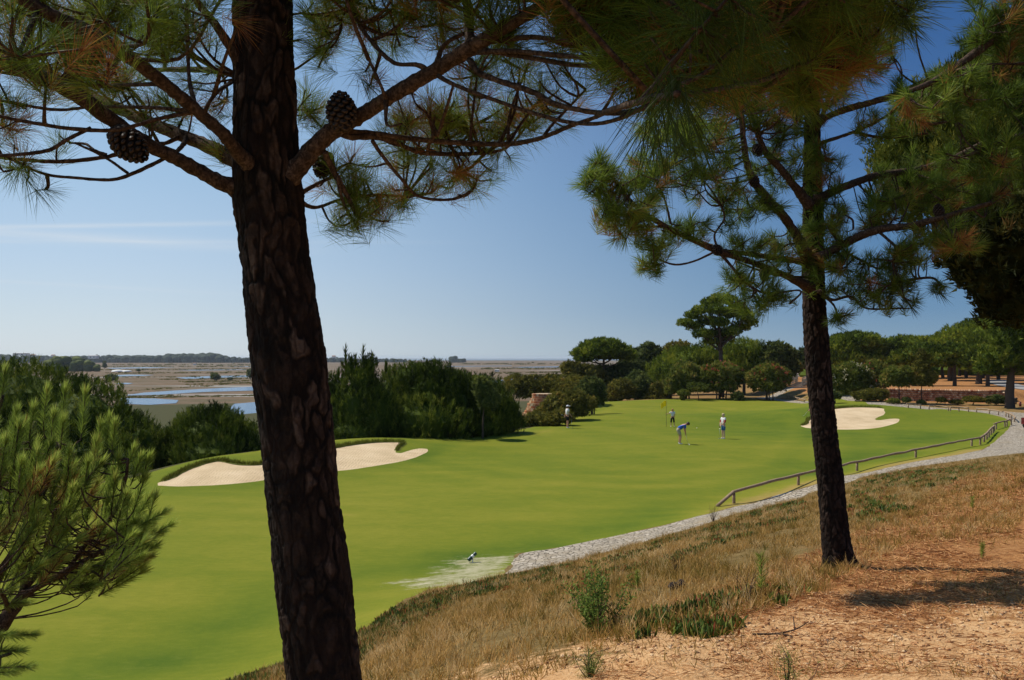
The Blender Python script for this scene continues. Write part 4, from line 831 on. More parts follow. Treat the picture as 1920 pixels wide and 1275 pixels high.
r_ = GT('pine_tree', 'ragged pine with tall spiky leaders just right of the near trunk', 'tree', 680, 57, [(672, 760, 50, 60), (640, 796, 40, 60), (705, 780, 46, 60), (676, 716, 30, 34), (692, 690, 16, 22), (655, 695, 14, 24), (625, 740, 25, 40, 1), (665, 820, 60, 40, -1)], .36, M['needle_bank'], 'pine', .18, 2.6, bank)
GT('pine_tree', 'broad pine crowned with many upright candles, between the ragged pine and the sloping one', 'tree', 800, 60, [(795, 746, 74, 58), (745, 746, 52, 52), (835, 736, 45, 45, .5), (765, 712, 40, 28), (815, 706, 36, 28), (790, 790, 95, 55, -1), (850, 770, 50, 60), (730, 790, 50, 52, -1)], .42, M['needle_bank'], 'pine', .22, 2.6, bank)
GT('pine_tree', 'pine whose crown slopes down to the right towards the brick cone', 'tree', 915, 62, [(895, 758, 60, 48), (878, 734, 42, 34), (928, 774, 46, 40), (955, 794, 28, 24), (890, 800, 70, 34, -1), (950, 778, 26, 26), (912, 730, 30, 24), (850, 740, 40, 40)], .40, M['needle_bank'], 'pine', .2, 2.6, bank)
GT('shrub', 'small pale grey green bush in front of the sloping pine', 'shrub', 905, 58, [(905, 728, 18, 26), (915, 750, 22, 24)], .28, NG, 'leaf', .06, 2.6)
# leaders of the ragged pine
A = Acc()
for u, v, h in [(648, 652, 26), (667, 668, 20), (681, 650, 30), (698, 664, 22), (658, 672, 16), (690, 676, 14), (635, 692, 18), (724, 680, 18), (612, 700, 16)]:
    n = 70; D = 57; tt = rng.random(n)**.8; b = P(u, v, D)-UP*(tt*h*D/F*1.3)[:, None]
    blades(A, b, cone_dirs(np.repeat(UP[None], n, 0), 8, 34), .34+.16*rng.random(n), .07, np.clip(.4+.2*rng.normal(size=n), 0, 1))
A.build('leading_shoots', M['needle_bank'], r_, False, np.array(r_.location))['kind'] = 'stuff'
# scrub round the brick cone and the marsh side
scrub = 'scrub on the bank beside the brick cone'
k = 0
for lab, u, D, bl, mt, st in [
 ('low spreading light green shrub at the marsh edge, above the brick cone', 1010, 100, [(1000, 728, 42, 24), (1040, 722, 40, 20), (970, 725, 30, 22)], SH, 'leaf'),
 ('second light green shrub, right of the one above the brick cone', 1085, 98, [(1085, 728, 40, 24), (1060, 742, 36, 26)], SH, 'leaf'),
 ('olive brown bush hiding the right side of the brick cone', 1052, 74, [(1050, 762, 34, 26), (1032, 775, 26, 22), (1075, 760, 28, 28), (1020, 788, 40, 18)], SH, 'leaf'),
 ('long low olive bush along the lawn edge below the brick cone', 1000, 69, [(985, 795, 30, 15), (1020, 790, 34, 16), (1050, 782, 26, 14), (960, 800, 18, 10)], SH, 'leaf'),
 ('dark green bush beside the standing golfer in black shorts', 1110, 86, [(1110, 732, 26, 26), (1095, 745, 24, 22), (1122, 745, 16, 20)], NG, 'leaf'),
 ('round olive bush right behind the golfer in black shorts', 1083, 80, [(1082, 765, 24, 24), (1100, 758, 20, 18)], SH, 'leaf'),
 ('pale yellow green bush behind the far edge of the green', 1165, 114, [(1165, 732, 26, 22), (1150, 742, 22, 16)], SH, 'leaf'),
 ('grey green bush left of the flowering shrubs, behind the flag', 1200, 116, [(1195, 725, 30, 28), (1215, 738, 26, 18)], NG, 'leaf'),
 ('yellow green bush with thin stems behind the flag', 1240, 114, [(1240, 735, 22, 22), (1232, 748, 24, 12)], SH, 'leaf')]:
    GT('shrub', lab, 'shrub', u, D, bl, .36 if D > 90 else .26, mt, st, .06, 2.6, scrub, None, 3)
far = 'trees beyond the green'
GT('umbrella_pine_tree', 'lone umbrella pine with a flat dome crown beyond the green', 'tree', 1131, 130, [(1130, 660, 52, 20), (1102, 664, 28, 16), (1160, 662, 30, 16), (1130, 648, 40, 14), (1095, 672, 18, 10), (1178, 668, 14, 10)], .55, NM, 'umbrella', .28, 3, far, -5.6)
GT('shrub', 'bright bushes under the left side of the umbrella pine', 'shrub', 1085, 128, [(1082, 695, 26, 16), (1065, 690, 14, 14), (1105, 700, 30, 16)], .5, SH, 'leaf', .08, 2.4, scrub)
GT('shrub', 'green thicket under the right side of the umbrella pine', 'shrub', 1165, 132, [(1150, 705, 40, 20), (1185, 700, 34, 24), (1170, 720, 50, 18)], .5, NG, 'leaf', .08, 2.4, scrub)
GT('tree', 'brownish green tree with an open top between umbrella pine and sloping thicket', 'tree', 1205, 150, [(1200, 672, 30, 22), (1225, 665, 22, 20), (1195, 690, 40, 22), (1215, 650, 12, 10)], .6, NG, 'leaf', .2, 2.4, far)
GT('tree', 'small brown topped tree behind the sloping thicket', 'tree', 1266, 150, [(1262, 655, 20, 14), (1280, 650, 14, 11), (1250, 668, 20, 12)], .55, SH, 'leaf', .2, 2.6, far)
GT('pine_tree', 'wide light green pine thicket sloping up towards the tall pine', 'tree', 1290, 128, [(1290, 680, 50, 30), (1255, 700, 40, 28), (1325, 672, 42, 28), (1232, 718, 28, 24), (1290, 715, 60, 28, -1)], .55, NM, 'pine', .2, 3, far)
P2 = [(1348, 560, 15, 8), (1332, 568, 15, 8, 1), (1365, 564, 16, 9, -1), (1382, 578, 15, 9, 1), (1315, 582, 16, 8, -1), (1345, 582, 17, 9, -1.5), (1368, 590, 17, 9, 1.5), (1300, 592, 14, 8, 1), (1285, 606, 13, 7, -.5), (1303, 612, 15, 8, .5), (1328, 603, 17, 9, 1), (1398, 592, 14, 9, -1), (1408, 606, 11, 8, .5), (1350, 606, 15, 8, -1.5), (1390, 612, 16, 9, 1), (1318, 627, 16, 8, -1), (1345, 625, 16, 8, 1), (1372, 622, 15, 8, -1), (1335, 640, 13, 7, .5), (1362, 636, 13, 7, 1)]
GT('pine_tree', 'tall dark pine with a ragged layered crown, highest tree behind the green', 'tree', 1353, 116, [(u, v, a*1.2, b*1.25, *r) for u, v, a, b, *r in P2], .36, NM, 'umbrella', .34, 3.2, far, None, 1, .62)
GT('pine_tree', 'round dark pine right behind the tall ragged pine', 'tree', 1395, 124, [(1395, 662, 42, 26), (1375, 672, 30, 26), (1418, 670, 20, 22), (1400, 690, 50, 26)], .5, NM, 'pine', .22, 3, far)
GT('tree', 'round grey green broadleaf tree left of the second pine trunk', 'tree', 1458, 122, [(1458, 668, 30, 28), (1445, 680, 28, 24), (1470, 690, 26, 24)], .5, NG, 'leaf', .2, 3, far)
GT('tree', 'small distant tree close beside the second pine trunk', 'tree', 1492, 160, [(1492, 668, 14, 12), (1505, 662, 12, 10), (1500, 682, 24, 14)], .6, NG, 'leaf', .2, 2.6, far)
GT('shrub', 'orange tinged bush against the second pine trunk', 'shrub', 1493, 140, [(1493, 690, 12, 14)], .4, SH, 'leaf', .1, 2.6, far)
ole = 'flowering oleanders round the green'
FR = (M['flower_red'], 62, .25)
GT('oleander_shrub', 'green leafy shrub left of the red oleanders', 'shrub', 1290, 112, [(1285, 705, 30, 26), (1305, 715, 22, 24), (1270, 722, 24, 22)], .34, OL, 'leaf', .07, 3, ole, None, 4)
GT('oleander_shrub', 'big oleander with red blossom in front of the tall ragged pine', 'shrub', 1352, 111, [(1352, 702, 36, 24), (1330, 708, 24, 22), (1375, 706, 20, 22), (1350, 722, 36, 18)], .32, OL, 'leaf', .08, 3, ole, None, 5, .6, FR)
GT('oleander_shrub', 'red blossomed oleander nearest the wooden footbridge', 'shrub', 1440, 109, [(1440, 702, 28, 22), (1418, 710, 22, 18), (1462, 708, 22, 20), (1440, 720, 34, 18)], .32, OL, 'leaf', .08, 3, ole, None, 5, .6, FR)
GT('shrub', 'small clipped green shrub on a bare stem left of the red oleanders', 'shrub', 1310, 108, [(1310, 728, 18, 9), (1298, 724, 10, 7)], .25, OL, 'leaf', .05, 3, ole)
GT('shrub', 'dark low shrub at the foot of the red oleanders', 'shrub', 1383, 108, [(1383, 744, 12, 10)], .25, NG, 'leaf', .05, 3, ole)
GT('shrub', 'small leafy shrub on the far edge of the green, behind the flag', 'shrub', 1282, 108, [(1282, 737, 12, 7), (1280, 746, 6, 7)], .22, OL, 'leaf', .04, 3, ole)
FP = (M['flower_pale'], 30, -.2)
GT('oleander_shrub', 'pale flowered oleander right of the second pine trunk', 'shrub', 1598, 96, [(1595, 705, 34, 24), (1575, 715, 24, 26), (1620, 715, 22, 24), (1595, 728, 36, 18), (1560, 705, 14, 18)], .30, OL, 'leaf', .07, 3, ole, None, 5, .6, FP)
GT('oleander_shrub', 'dark red blossomed oleander behind the retaining wall', 'shrub', 1643, 99, [(1640, 695, 24, 20), (1660, 705, 16, 18), (1640, 715, 26, 20)], .30, OL, 'leaf', .07, 3, ole, None, 4, .6, (M['flower_red'], 45, .1))
GT('shrub', 'spreading light green shrub in front of the left end of the retaining wall', 'shrub', 1632, 91, [(1630, 742, 30, 12), (1645, 738, 20, 10)], .24, SH, 'leaf', .05, 3, ole, None, 3)
GT('tree', 'small open bright green tree in front of the retaining wall', 'tree', 1686, 89, [(1680, 700, 24, 14), (1700, 696, 14, 10), (1668, 712, 18, 13), (1690, 716, 20, 12)], .26, OL, 'leaf', .07, 2.6, 'young trees by the retaining wall')
GT('tree', 'slim pointed young tree in front of the retaining wall', 'tree', 1728, 89, [(1728, 668, 8, 14), (1727, 690, 15, 18), (1728, 712, 23, 16), (1712, 706, 13, 13), (1745, 708, 13, 13)], .24, SH, 'leaf', .06, 3, 'young trees by the retaining wall')
GT('palm_shrub', 'small fan leaved dark shrub beside the second pine trunk', 'shrub', 1566, 90, [(1566, 742, 12, 8), (1560, 738, 7, 6)], .22, NG, 'leaf', .06, 3, 'low shrubs by the retaining wall')
for lab, u, v, ru, rv, mt in [('round dark shrub at the foot of the retaining wall, left of the slim tree', 1699, 748, 10, 8, NG), ('light green low shrub left of the round dark one by the wall', 1675, 750, 14, 7, OL), ('low dark shrub at the foot of the slim young tree', 1727, 753, 10, 7, NG),
                             ('dry brownish bush in front of the middle of the retaining wall', 1765, 748, 12, 8, SH), ('straw coloured low bush near the middle of the retaining wall', 1792, 752, 16, 6, SH), ('brown grassy bush left of the big dark one by the wall', 1826, 747, 24, 9, SH), ('big round dark bush at the right end of the retaining wall', 1868, 748, 26, 13, NG)]:
    GT('shrub', lab, 'shrub', u, 87.5, [(u, v+2, ru*.8, rv*.7), (u+ru*.35, v+3, ru*.5, rv*.55)], .17, mt, 'leaf', .03, 3, 'low shrubs by the retaining wall', None, 2)
row = 'stone pines in the wood behind the retaining wall'
for lab, u, D, bl, tr in [
 ('wide flat stone pine just right of the second pine trunk, behind the oleanders', 1600, 150, [(1600, 650, 55, 22), (1565, 660, 34, 20), (1640, 655, 38, 22), (1605, 636, 44, 13), (1600, 674, 62, 18)], .3),
 ('stone pine in the middle of the far row, flat topped', 1705, 152, [(1705, 648, 50, 19), (1670, 655, 34, 18), (1740, 652, 32, 20), (1705, 670, 56, 18)], .3),
 ('tall layered stone pine over the right part of the retaining wall', 1782, 138, [(1782, 650, 40, 32), (1810, 632, 40, 26), (1765, 672, 30, 20), (1800, 672, 46, 22), (1830, 615, 30, 18)], .4),
 ('stone pine with a rising crown behind the big dark bush', 1835, 125, [(1850, 640, 42, 36), (1875, 610, 38, 26), (1835, 672, 36, 26), (1870, 675, 46, 28), (1905, 640, 40, 40)], .4),
 ('massive dark trunked pine at the right edge beside the cart road', 1893, 84, [(1905, 640, 46, 40), (1880, 672, 46, 26), (1930, 600, 60, 40), (1940, 670, 50, 36), (1855, 690, 28, 16)], .42)]:
    GT('stone_pine_tree', lab, 'tree', u, D, bl, .62, M['needle_bank'] if u > 1880 else NM, 'umbrella', tr, 3, row)  # right edge crown takes darker needles to stand in for its shade
for lab, u, D, bl in [
 ('stone pine standing just behind the left half of the retaining wall', 1715, 118, [(1712, 668, 36, 16), (1735, 660, 30, 16), (1690, 676, 24, 12)]),
 ('dark stone pine behind the middle of the retaining wall', 1790, 116, [(1790, 664, 36, 20), (1815, 672, 28, 16), (1765, 676, 26, 14)]),
 ('stone pine behind the right half of the retaining wall, left of the massive trunk', 1852, 112, [(1850, 668, 36, 22), (1830, 680, 26, 14), (1872, 676, 26, 18)])]:
    GT('stone_pine_tree', lab, 'tree', u, D, bl, .55, M['needle_bank'], 'umbrella', .24, 3, row)
# bare trunks and crowns deeper in the wood
for i, (u, D, lab) in enumerate([(1768, 150, 'left one of the two trunks'), (1779, 156, 'right one of the two trunks'), (1799, 165, 'thin trunk'), (1812, 150, 'straight trunk'), (1828, 170, 'thinnest trunk'), (1843, 148, 'trunk'), (1858, 160, 'leaning trunk'), (1872, 140, 'thick trunk')]):
    where = ['seen in the gap left of the wood', 'seen in the gap left of the wood', 'in the gap at the middle of the wood', 'right of the gap in the wood', 'deep in the dark of the wood', 'over the dry bushes by the wall', 'between darker trunks of the wood', 'left of the massive dark trunk'][i]
    GT('stone_pine_tree', '%s %s' % (lab, where), 'tree', u, D, [(u-4, 668, 34, 18), (u+14, 660, 26, 16)], .62, NM, 'umbrella', .26, 2.2, 'trunks in the shade of the wood', None, 1, .8, None, rng.normal(0, .3))
A = Acc(); woods_ = [(1540, 655), (1650, 650), (1750, 652), (1850, 640), (1960, 630)]
for i in range(150):
    u_ = rng.uniform(1535, 1990); D_ = rng.uniform(176, 235); zt_ = (VH-np.interp(u_, *zip(*woods_)))/F*D_; zg_ = -6.5; h_ = (zt_-zg_)*rng.uniform(.75, 1.02); c_ = np.array([D_*(u_-UC)/F, D_, zg_])
    tube(A, [c_, c_+[0, 0, h_*.6]], [.22, .15], 6, 3, c=.05); Vs, Ts = sphere(10, 7)
    for k in range(3): A.add(c_+[rng.normal(0, 1.2), rng.normal(0, 1), h_*(.45+.2*k)]+Vs*np.array([3.4-.6*k, 3.0, h_*.24])*(1+.3*vnoise(Vs*2+c_, 1.3))[:, None], Ts, .2+.35*rng.random())
    q_ = norm(rng.normal(size=(160, 3))); q_[:, 2] = np.abs(q_[:, 2]); p_ = c_+[0, 0, h_*.7]+q_*np.array([3.6, 3.2, h_*.28]); blades(A, np.repeat(p_, 5, 0), cone_dirs(np.repeat(norm(q_+UP), 5, 0), 10, 60), .8, .22, .2+.6*rng.random(800))
tag(A.build('pine_wood', NM), 'deep stone pine wood closing the view behind the retaining wall', 'woods', kind='stuff')
# big dark pines on the right
dark = 'tall pines crowding the right side'
rt = GT('pine_tree', 'massive sunlit topped pine filling the upper right behind the second pine', 'tree', 2060, 24, [(1900, 260, 150, 120, 1), (1790, 260, 110, 90), (1730, 330, 90, 75), (1850, 380, 150, 100), (1700, 300, 70, 60, 1), (1960, 420, 150, 130), (2060, 250, 180, 180, 1), (1830, 180, 90, 60, .5), (1760, 200, 60, 55, 1), (1880, 150, 110, 60, 1), (1990, 120, 160, 100, 1.5)], .34, M['needle_olive'], 'pine', .34, 2.8, dark)
GT('pine_tree', 'low hanging very dark pine mass at the right edge under the sunlit one', 'tree', 2090, 17, [(1920, 470, 130, 90), (1840, 460, 80, 60), (1960, 560, 110, 70), (1870, 520, 70, 50), (2050, 480, 180, 160), (1900, 560, 60, 45, .5), (2000, 420, 160, 110)], .26, M['needle_shade'], 'umbrella', .3, 3, dark)
# branch reaching in from the upper right
D3 = 8.0; bx = P(2300, 1000, 8.6)[0]; bz = float(H(np.array([bx]), np.array([8.6]))[0])
t3 = PineTree('pine_tree', (bx, 8.6, bz), 'pine standing off the right edge whose dark bough crosses the upper right corner', 'tree', dark)
vb3 = VH-bz/8.6*F
t3.limb([(2300, vb3+30, 8.6, 30), (2300, vb3-200, 8.6, 26), (2290, 600, 8.6, 22), (2280, 100, 8.6, 18), (2270, -500, 8.6, 8)], 10, 'trunk')
t3.limb([(2285, 150, 8.6, 14), (2150, 60, 8.3, 11), (2000, 10, 8.1, 10), (1920, 20, 8.0, 9), (1860, 75, 7.9, 8), (1800, 120, 7.9, 7), (1745, 155, 7.8, 6), (1700, 172, 7.8, 4)])
t3.limb([(2285, 330, 8.6, 12), (2100, 270, 8.3, 8), (1960, 250, 8.1, 7), (1880, 265, 8, 5), (1820, 290, 8, 4)])
t3.limb([(1770, 140, 7.8, 3), (1830, 122, 7.8, 2.5), (1900, 120, 7.9, 2)], 5, own=False)
for E in [(1890, 20, 8, 90, 50, .6, 50, .3), (1850, 70, 7.9, 50, 45, .4, 24, .3), (1940, 90, 8, 80, 60, .6, 40, .3), (1770, 150, 7.8, 50, 35, .4, 18, .35), (1725, 200, 7.8, 45, 40, .4, 16, .4), (1860, 180, 7.9, 80, 40, .5, 30, .35), (1840, 290, 8, 80, 50, .5, 36, .35), (1930, 280, 8.1, 70, 60, .5, 30, .3), (2080, 60, 8.3, 160, 100, .8, 60, .3), (2100, 280, 8.3, 160, 90, .8, 50, .3), (2250, 100, 8.5, 200, 200, 1, 60, .3)]:
    t3.spray(E, tuft_t2, .006)
t3.finish(M['needle_near'])
# marsh bushes and far shore
mb = 'bushes standing out on the salt marsh'
for lab, u, vb_, rx, rz in [('round dark bush on the marsh dike left of the near trunk', 403, 714, 9, 8), ('round bush on the marsh dike touching the near trunk', 470, 712, 8, 11), ('low dark bush on the marsh above the left pine slope', 208, 715, 11, 7), ('small thin tree far out on the marsh at left', 196, 692, 4, 8), ('tiny dark bush by the salt heap', 259, 697, 4, 3), ('tiny pale bush right of the round dike bush', 432, 713, 5, 3)]:
    D = 14*F/(vb_-VH); GT('marsh_bush', lab, 'bush', u, D, [(u, vb_-rz, rx, rz*.9), (u+rx*.4, vb_-rz*.7, rx*.7, rz*.6)], rx*D/F*.32, M['needle_grey'], 'leaf', .2, 2.2, mb, -14)
# brush along the water's edge
A = Acc()
for (u0, v0), (u1, v1), n in [((240, 746), (480, 742), 260), ((240, 744), (340, 741), 60), ((340, 722), (480, 718), 90), ((240, 733), (420, 722), 60), ((300, 712), (480, 710), 90), ((215, 708), (470, 706), 80), ((190, 694), (480, 692.5), 120), ((200, 700), (470, 699), 120), ((190, 688), (480, 687.3), 110), ((340, 716.5), (480, 714), 120), ((210, 684.5), (470, 684), 90), ((930, 700), (1080, 698), 110), ((900, 692), (1080, 690.5), 120), ((860, 683), (1080, 682.5), 110), ((950, 704), (1080, 703), 90)]:
    tt = rng.random(n); u = u0+(u1-u0)*tt; v = v0+(v1-v0)*tt+rng.normal(0, .6, n)
    D = 14*F/(v-VH); b = np.c_[D*(u-UC)/F, D, np.full(n, -14.0)]; h = D/F*(1.0+2.2*rng.random(n)**2)
    K = 14; bb = np.repeat(b, K, 0)+rng.normal(0, 1, (n*K, 3))*np.repeat(h, K)[:, None]*[.9, .9, .05]
    blades(A, bb, cone_dirs(np.repeat(UP[None], n*K, 0), 0, 60), np.repeat(h, K), np.repeat(h, K)*.5, rng.random(n*K)*.7)
tag(A.build('marsh_brush', M['shrub']), 'low brown brush along the pond dikes', 'brush', kind='stuff')
A = Acc()
def woods(u0, u1, D, vtop, n, w=1.0, zb_=-14):
    u = rng.uniform(u0, u1, n); Ds = D*(1+.12*rng.random(n)); top = np.interp(u, *zip(*vtop)) if hasattr(vtop, '__len__') else vtop
    h = (VH-top)/F*Ds-zb_; h = np.maximum(2.5, h*(.62+.42*rng.random(n)))
    Vs, Ts = sphere(8, 6)
    for i in range(n):
        r = h[i]*.42*w; c = np.array([Ds[i]*(u[i]-UC)/F, Ds[i], zb_+h[i]-r*.95]); d = 1+.35*vnoise(Vs*1.3+c, .8)
        A.add(c+Vs*np.array([r*1.3, r, r])*d[:, None], Ts, .4+.3*rng.random()); A.add(c-[0, 0, h[i]*.4]+Vs*np.array([r*1.5, r, h[i]*.45]), Ts, .3)
woods(-60, 470, 2500, [(-60, 666), (0, 665), (120, 668), (200, 666), (290, 666), (330, 663), (400, 662), (418, 664), (425, 669), (470, 670)], 420)
woods(600, 760, 2700, [(600, 672), (625, 669), (660, 672), (760, 672)], 70)
woods(845, 857, 2600, 667, 10); woods(857, 872, 2600, 672, 8); woods(470, 600, 3000, 672, 50)
tag(A.build('far_wood', M['far_tree'], None, True), 'line of bluish dark woods along the far shore', 'woods', kind='stuff')
A = Acc(); woods(85, 185, 900, [(85, 676), (110, 668), (140, 669), (170, 676), (186, 684)], 90, .7)
tag(A.build('marsh_wood', M['needle_grey'], None, True), 'dark wood on the marsh behind the huge round pine', 'woods', kind='stuff')
M['white'] = simple('white render', (.72, .70, .66), .7, .2, .06, 1); M['rooft'] = simple('clay roof', (.35, .2, .13), .8, .2, .2, 1); M['glass_dark'] = simple('dark window', (.04, .05, .06), .2, .5)
def house(u, v, w, h, D, lab, pitched=True, group='white houses on the far shore', zb_=None):
    b = P(u, v, D); W_, H_ = w*D/F/2, h*D/F; root = empty('house', b, lab, 'house', group)
    a = Acc(); box(a, (-W_, -W_*.6, 0), (W_, W_*.6, H_)); a.build('wall', M['white'], root)
    a = Acc(); t = H_*(.45 if pitched else .12)
    V = [(-W_*1.05, -W_*.66, H_+.02), (W_*1.05, -W_*.66, H_+.02), (W_*1.05, W_*.66, H_+.02), (-W_*1.05, W_*.66, H_+.02), (-W_*.7, 0, H_+t), (W_*.7, 0, H_+t)]
    a.add(V, [(0, 1, 5), (0, 5, 4), (1, 2, 5), (2, 3, 4), (2, 4, 5), (3, 0, 4), (0, 2, 1), (0, 3, 2)]); a.build('roof', M['rooft'] if pitched else M['white'], root)
    for k in (-.5, .3):
        a = Acc(); box(a, (k*W_, -W_*.6-.1, H_*.3), (k*W_+W_*.25, -W_*.6+.05, H_*.65)); a.build('window', M['glass_dark'], root)
house(175, 672.5, 16, 6, 2100, 'white house with a broad pale roof at the left end of the far shore', False)
house(40, 667, 24, 5, 2100, 'long white dome roofed house at the far left on the horizon', False)
house(62, 668.5, 9, 3, 2100, 'small white house right of the long domed one')
house(100, 669, 7, 3, 2050, 'tiny pale house above the dark marsh wood')
house(626, 671.5, 7, 3.5, 2300, 'small yellowish house between far trees right of the near trunk')
house(365, 684.5, 5, 3, 1700, 'tiny white hut on the open marsh', True)
house(932, 697, 9, 4, 850, 'white pump hut beside the marsh water right of the pines', False)
A = Acc(); Vs, Ts = sphere(20, 12); D = 14*F/(697-VH)
for u, w, h in [(222, 12, 4), (238, 9, 3.2)]:
    c = P(u, 0, D)*[1, 1, 0]+[0, 0, -14]; A.add(c+Vs*np.array([w*D/F, w*D/F, h*D/F])*(1+.1*vnoise(Vs, 3))[:, None], Ts)
tag(A.build('salt_heap', M['white'], None, True), 'white heap of salt on the marsh at left', 'salt heap')
# ================================================================ people
def skinned(name, verts, edges, radii, mt, parent, sub=2):
    me = bpy.data.meshes.new(name); me.from_pydata([tuple(map(float, v)) for v in verts], edges, [])
    o = bpy.data.objects.new(name, me); COL.objects.link(o)
    md = o.modifiers.new('skin', 'SKIN'); md.use_smooth_shade = True
    for i, r in enumerate(radii):
        sv = me.skin_vertices[0].data[i]; sv.radius = (r, r) if not hasattr(r, '__len__') else r; sv.use_root = (i == 0)
    ss = o.modifiers.new('sub', 'SUBSURF'); ss.levels = sub; ss.render_levels = sub
    bpy.context.view_layer.update()
    m2 = bpy.data.meshes.new_from_object(o.evaluated_get(bpy.context.evaluated_depsgraph_get()))
    o.modifiers.clear(); o.data = m2; bpy.data.meshes.remove(me)
    m2.materials.clear(); m2.materials.append(mt)
    for p in m2.polygons: p.use_smooth = True
    o.parent = parent; return o
M['skin'] = simple('skin', (.50, .26, .17), .55, .3, .05, 20); M['skin_pale'] = simple('lighter skin', (.58, .36, .27), .55, .3, .05, 20)
def cloth(n, c): return simple(n, c, .85, .1, .08, 30)
M['blue'] = cloth('blue polo', (.035, .12, .48)); M['khaki'] = cloth('khaki cotton', (.40, .36, .26)); M['whitec'] = cloth('white cotton', (.70, .70, .68)); M['black'] = cloth('black cotton', (.012, .012, .015))
M['denim'] = cloth('blue cotton', (.055, .14, .30)); M['redc'] = cloth('red sleeve', (.40, .05, .045)); M['blond'] = simple('blond hair', (.55, .42, .24), .6, .3, .2, 60); M['brownh'] = simple('dark brown hair', (.045, .022, .014), .5, .3, .2, 60); M['reddish'] = simple('ginger hair', (.42, .20, .06), .6, .3, .2, 60)
M['eye'] = simple('dark eye', (.02, .015, .012), .3, .5); M['lips'] = simple('lips', (.38, .12, .10), .5, .3)
M['steel'] = simple('steel', (.45, .45, .46), .3, .5, .1, 40, 0, .9); M['rubber'] = simple('black rubber', (.02, .02, .02), .6, .3)
def person(loc, rz, h, label, J, shirt, sleeve, trousers, tlen, hair, hat=None, sock=True, skin='skin', group='golfers on the green'):
    r = empty('person', loc, label, 'person', group, rz)
    D_ = dict(pelvis=(0, 0, .525), waist=(0, 0, .61), chest=(0, .005, .735), neck=(0, 0, .83), skull=(0, .012, .905), crown=(0, .008, .95),
              sl=(-.105, 0, .80), el=(-.135, -.01, .64), wl=(-.14, .03, .50), sr=(.105, 0, .80), er=(.135, -.01, .64), wr=(.14, .03, .50),
              hl=(-.052, 0, .505), kl=(-.058, .012, .28), al=(-.06, -.005, .05), hr=(.052, 0, .505), kr=(.058, .012, .28), ar=(.06, -.005, .05))
    D_.update(J); p = {k: np.array(v, float)*h for k, v in D_.items()}
    V = [p['pelvis'], p['waist'], p['chest'], p['neck'], p['skull'], p['crown']]; E = [(0, 1), (1, 2), (2, 3), (3, 4), (4, 5)]; R = [.070, .062, .075, .028, .050, .042]
    def chain(a, pts, rad):
        k = a
        for q, rr_ in zip(pts, rad): V.append(q); R.append(rr_); E.append((k, len(V)-1)); k = len(V)-1
        return k
    nosed = norm(np.cross(p['crown']-p['skull'], [1, 0, 0]))*-1
    if nosed[1] < 0 and abs(nosed[1]) > .3: nosed = -nosed
    chain(4, [p['skull']+nosed*.058*h-np.array([0, 0, .004*h])], [.010])
    for s in 'lr':
        hd = norm(p['w'+s]-p['e'+s]); palm = p['w'+s]+hd*.035*h
        k = chain(2, [p['s'+s], p['e'+s], p['w'+s], palm], [.033, .024, .016, .018])
        x = norm(np.cross(hd, [0, 1, .2])); y = norm(np.cross(hd, x)); sg = 1 if s == 'l' else -1
        for f_, (o_, L_) in enumerate([(-.015, .034), (-.005, .040), (.005, .037), (.015, .030)]):
            b = palm+x*o_*h+hd*.012*h; chain(k, [b, b+hd*L_*.55*h+y*.004*h, b+hd*L_*.8*h+y*.016*h], [.0062, .0056, .0048])
        th = p['w'+s]+hd*.012*h; chain(k-0, [th-x*.018*h*sg+y*.006*h, th-x*.024*h*sg+hd*.02*h+y*.012*h], [.007, .0055])
        chain(0, [p['h'+s], p['k'+s], p['a'+s], p['a'+s]+np.array([0, .045, -.03])*h], [.052, .034, .021, .016])
    skinned('body', V, E, [a*h for a in R], M[skin], r, 2)
    # shirt: torso with sleeves
    mid = lambda a, b, t: p[a]*(1-t)+p[b]*t
    V = [mid('pelvis', 'waist', .35), p['waist'], p['chest'], mid('chest', 'neck', .62), p['sl'], mid('sl', 'el', .72), p['sr'], mid('sr', 'er', .72)]
    skinned('shirt', V, [(0, 1), (1, 2), (2, 3), (2, 4), (4, 5), (2, 6), (6, 7)], [a*h for a in (.080, .076, .087, .040, .043, .038, .043, .038)], M[shirt], r, 2)
    if sleeve:
        for s in 'lr': skinned('sleeve', [mid('s'+s, 'e'+s, .25), p['e'+s], mid('e'+s, 'w'+s, .3)], [(0, 1), (1, 2)], [.046*h, .036*h, .030*h], M[sleeve], r, 1)
    V = [mid('pelvis', 'waist', .4), p['pelvis']]; E = [(0, 1)]; R = [.079*h, .080*h]
    for s in 'lr':
        a = p['h'+s]; b = a+(p['k'+s]-a)*min(1, tlen); c_ = (a+b)/2; V += [a, c_, b]; n_ = len(V); E += [(1, n_-3), (n_-3, n_-2), (n_-2, n_-1)]; R += [.062*h, .054*h, .050*h]
        if tlen > 1: V.append(p['k'+s]+(p['a'+s]-p['k'+s])*(tlen-1)); E.append((n_-1, n_)); R.append(.046*h)
    skinned('trousers' if tlen > 1 else 'shorts', V, E, R, M[trousers], r, 2)
    for s in 'lr':
        a = p['a'+s]
        if sock: skinned('sock', [a+(p['k'+s]-a)*.22, a+(p['k'+s]-a)*.02], [(0, 1)], [.025*h, .024*h], M['whitec'], r, 1)
        skinned('shoe', [a+np.array([0, -.022, -.026])*h, a+np.array([0, .03, -.030])*h, a+np.array([0, .085, -.034])*h], [(0, 1), (1, 2)], [.024*h, .024*h, .017*h], M['whitec'], r, 2)
    # head
    Vs, Ts = sphere(24, 16); up = norm(p['crown']-p['skull']); fw = nosed; sd = np.cross(up, fw); c = (p['skull']*.6+p['crown']*.4)
    Mx = np.stack([sd, fw, up], 1)
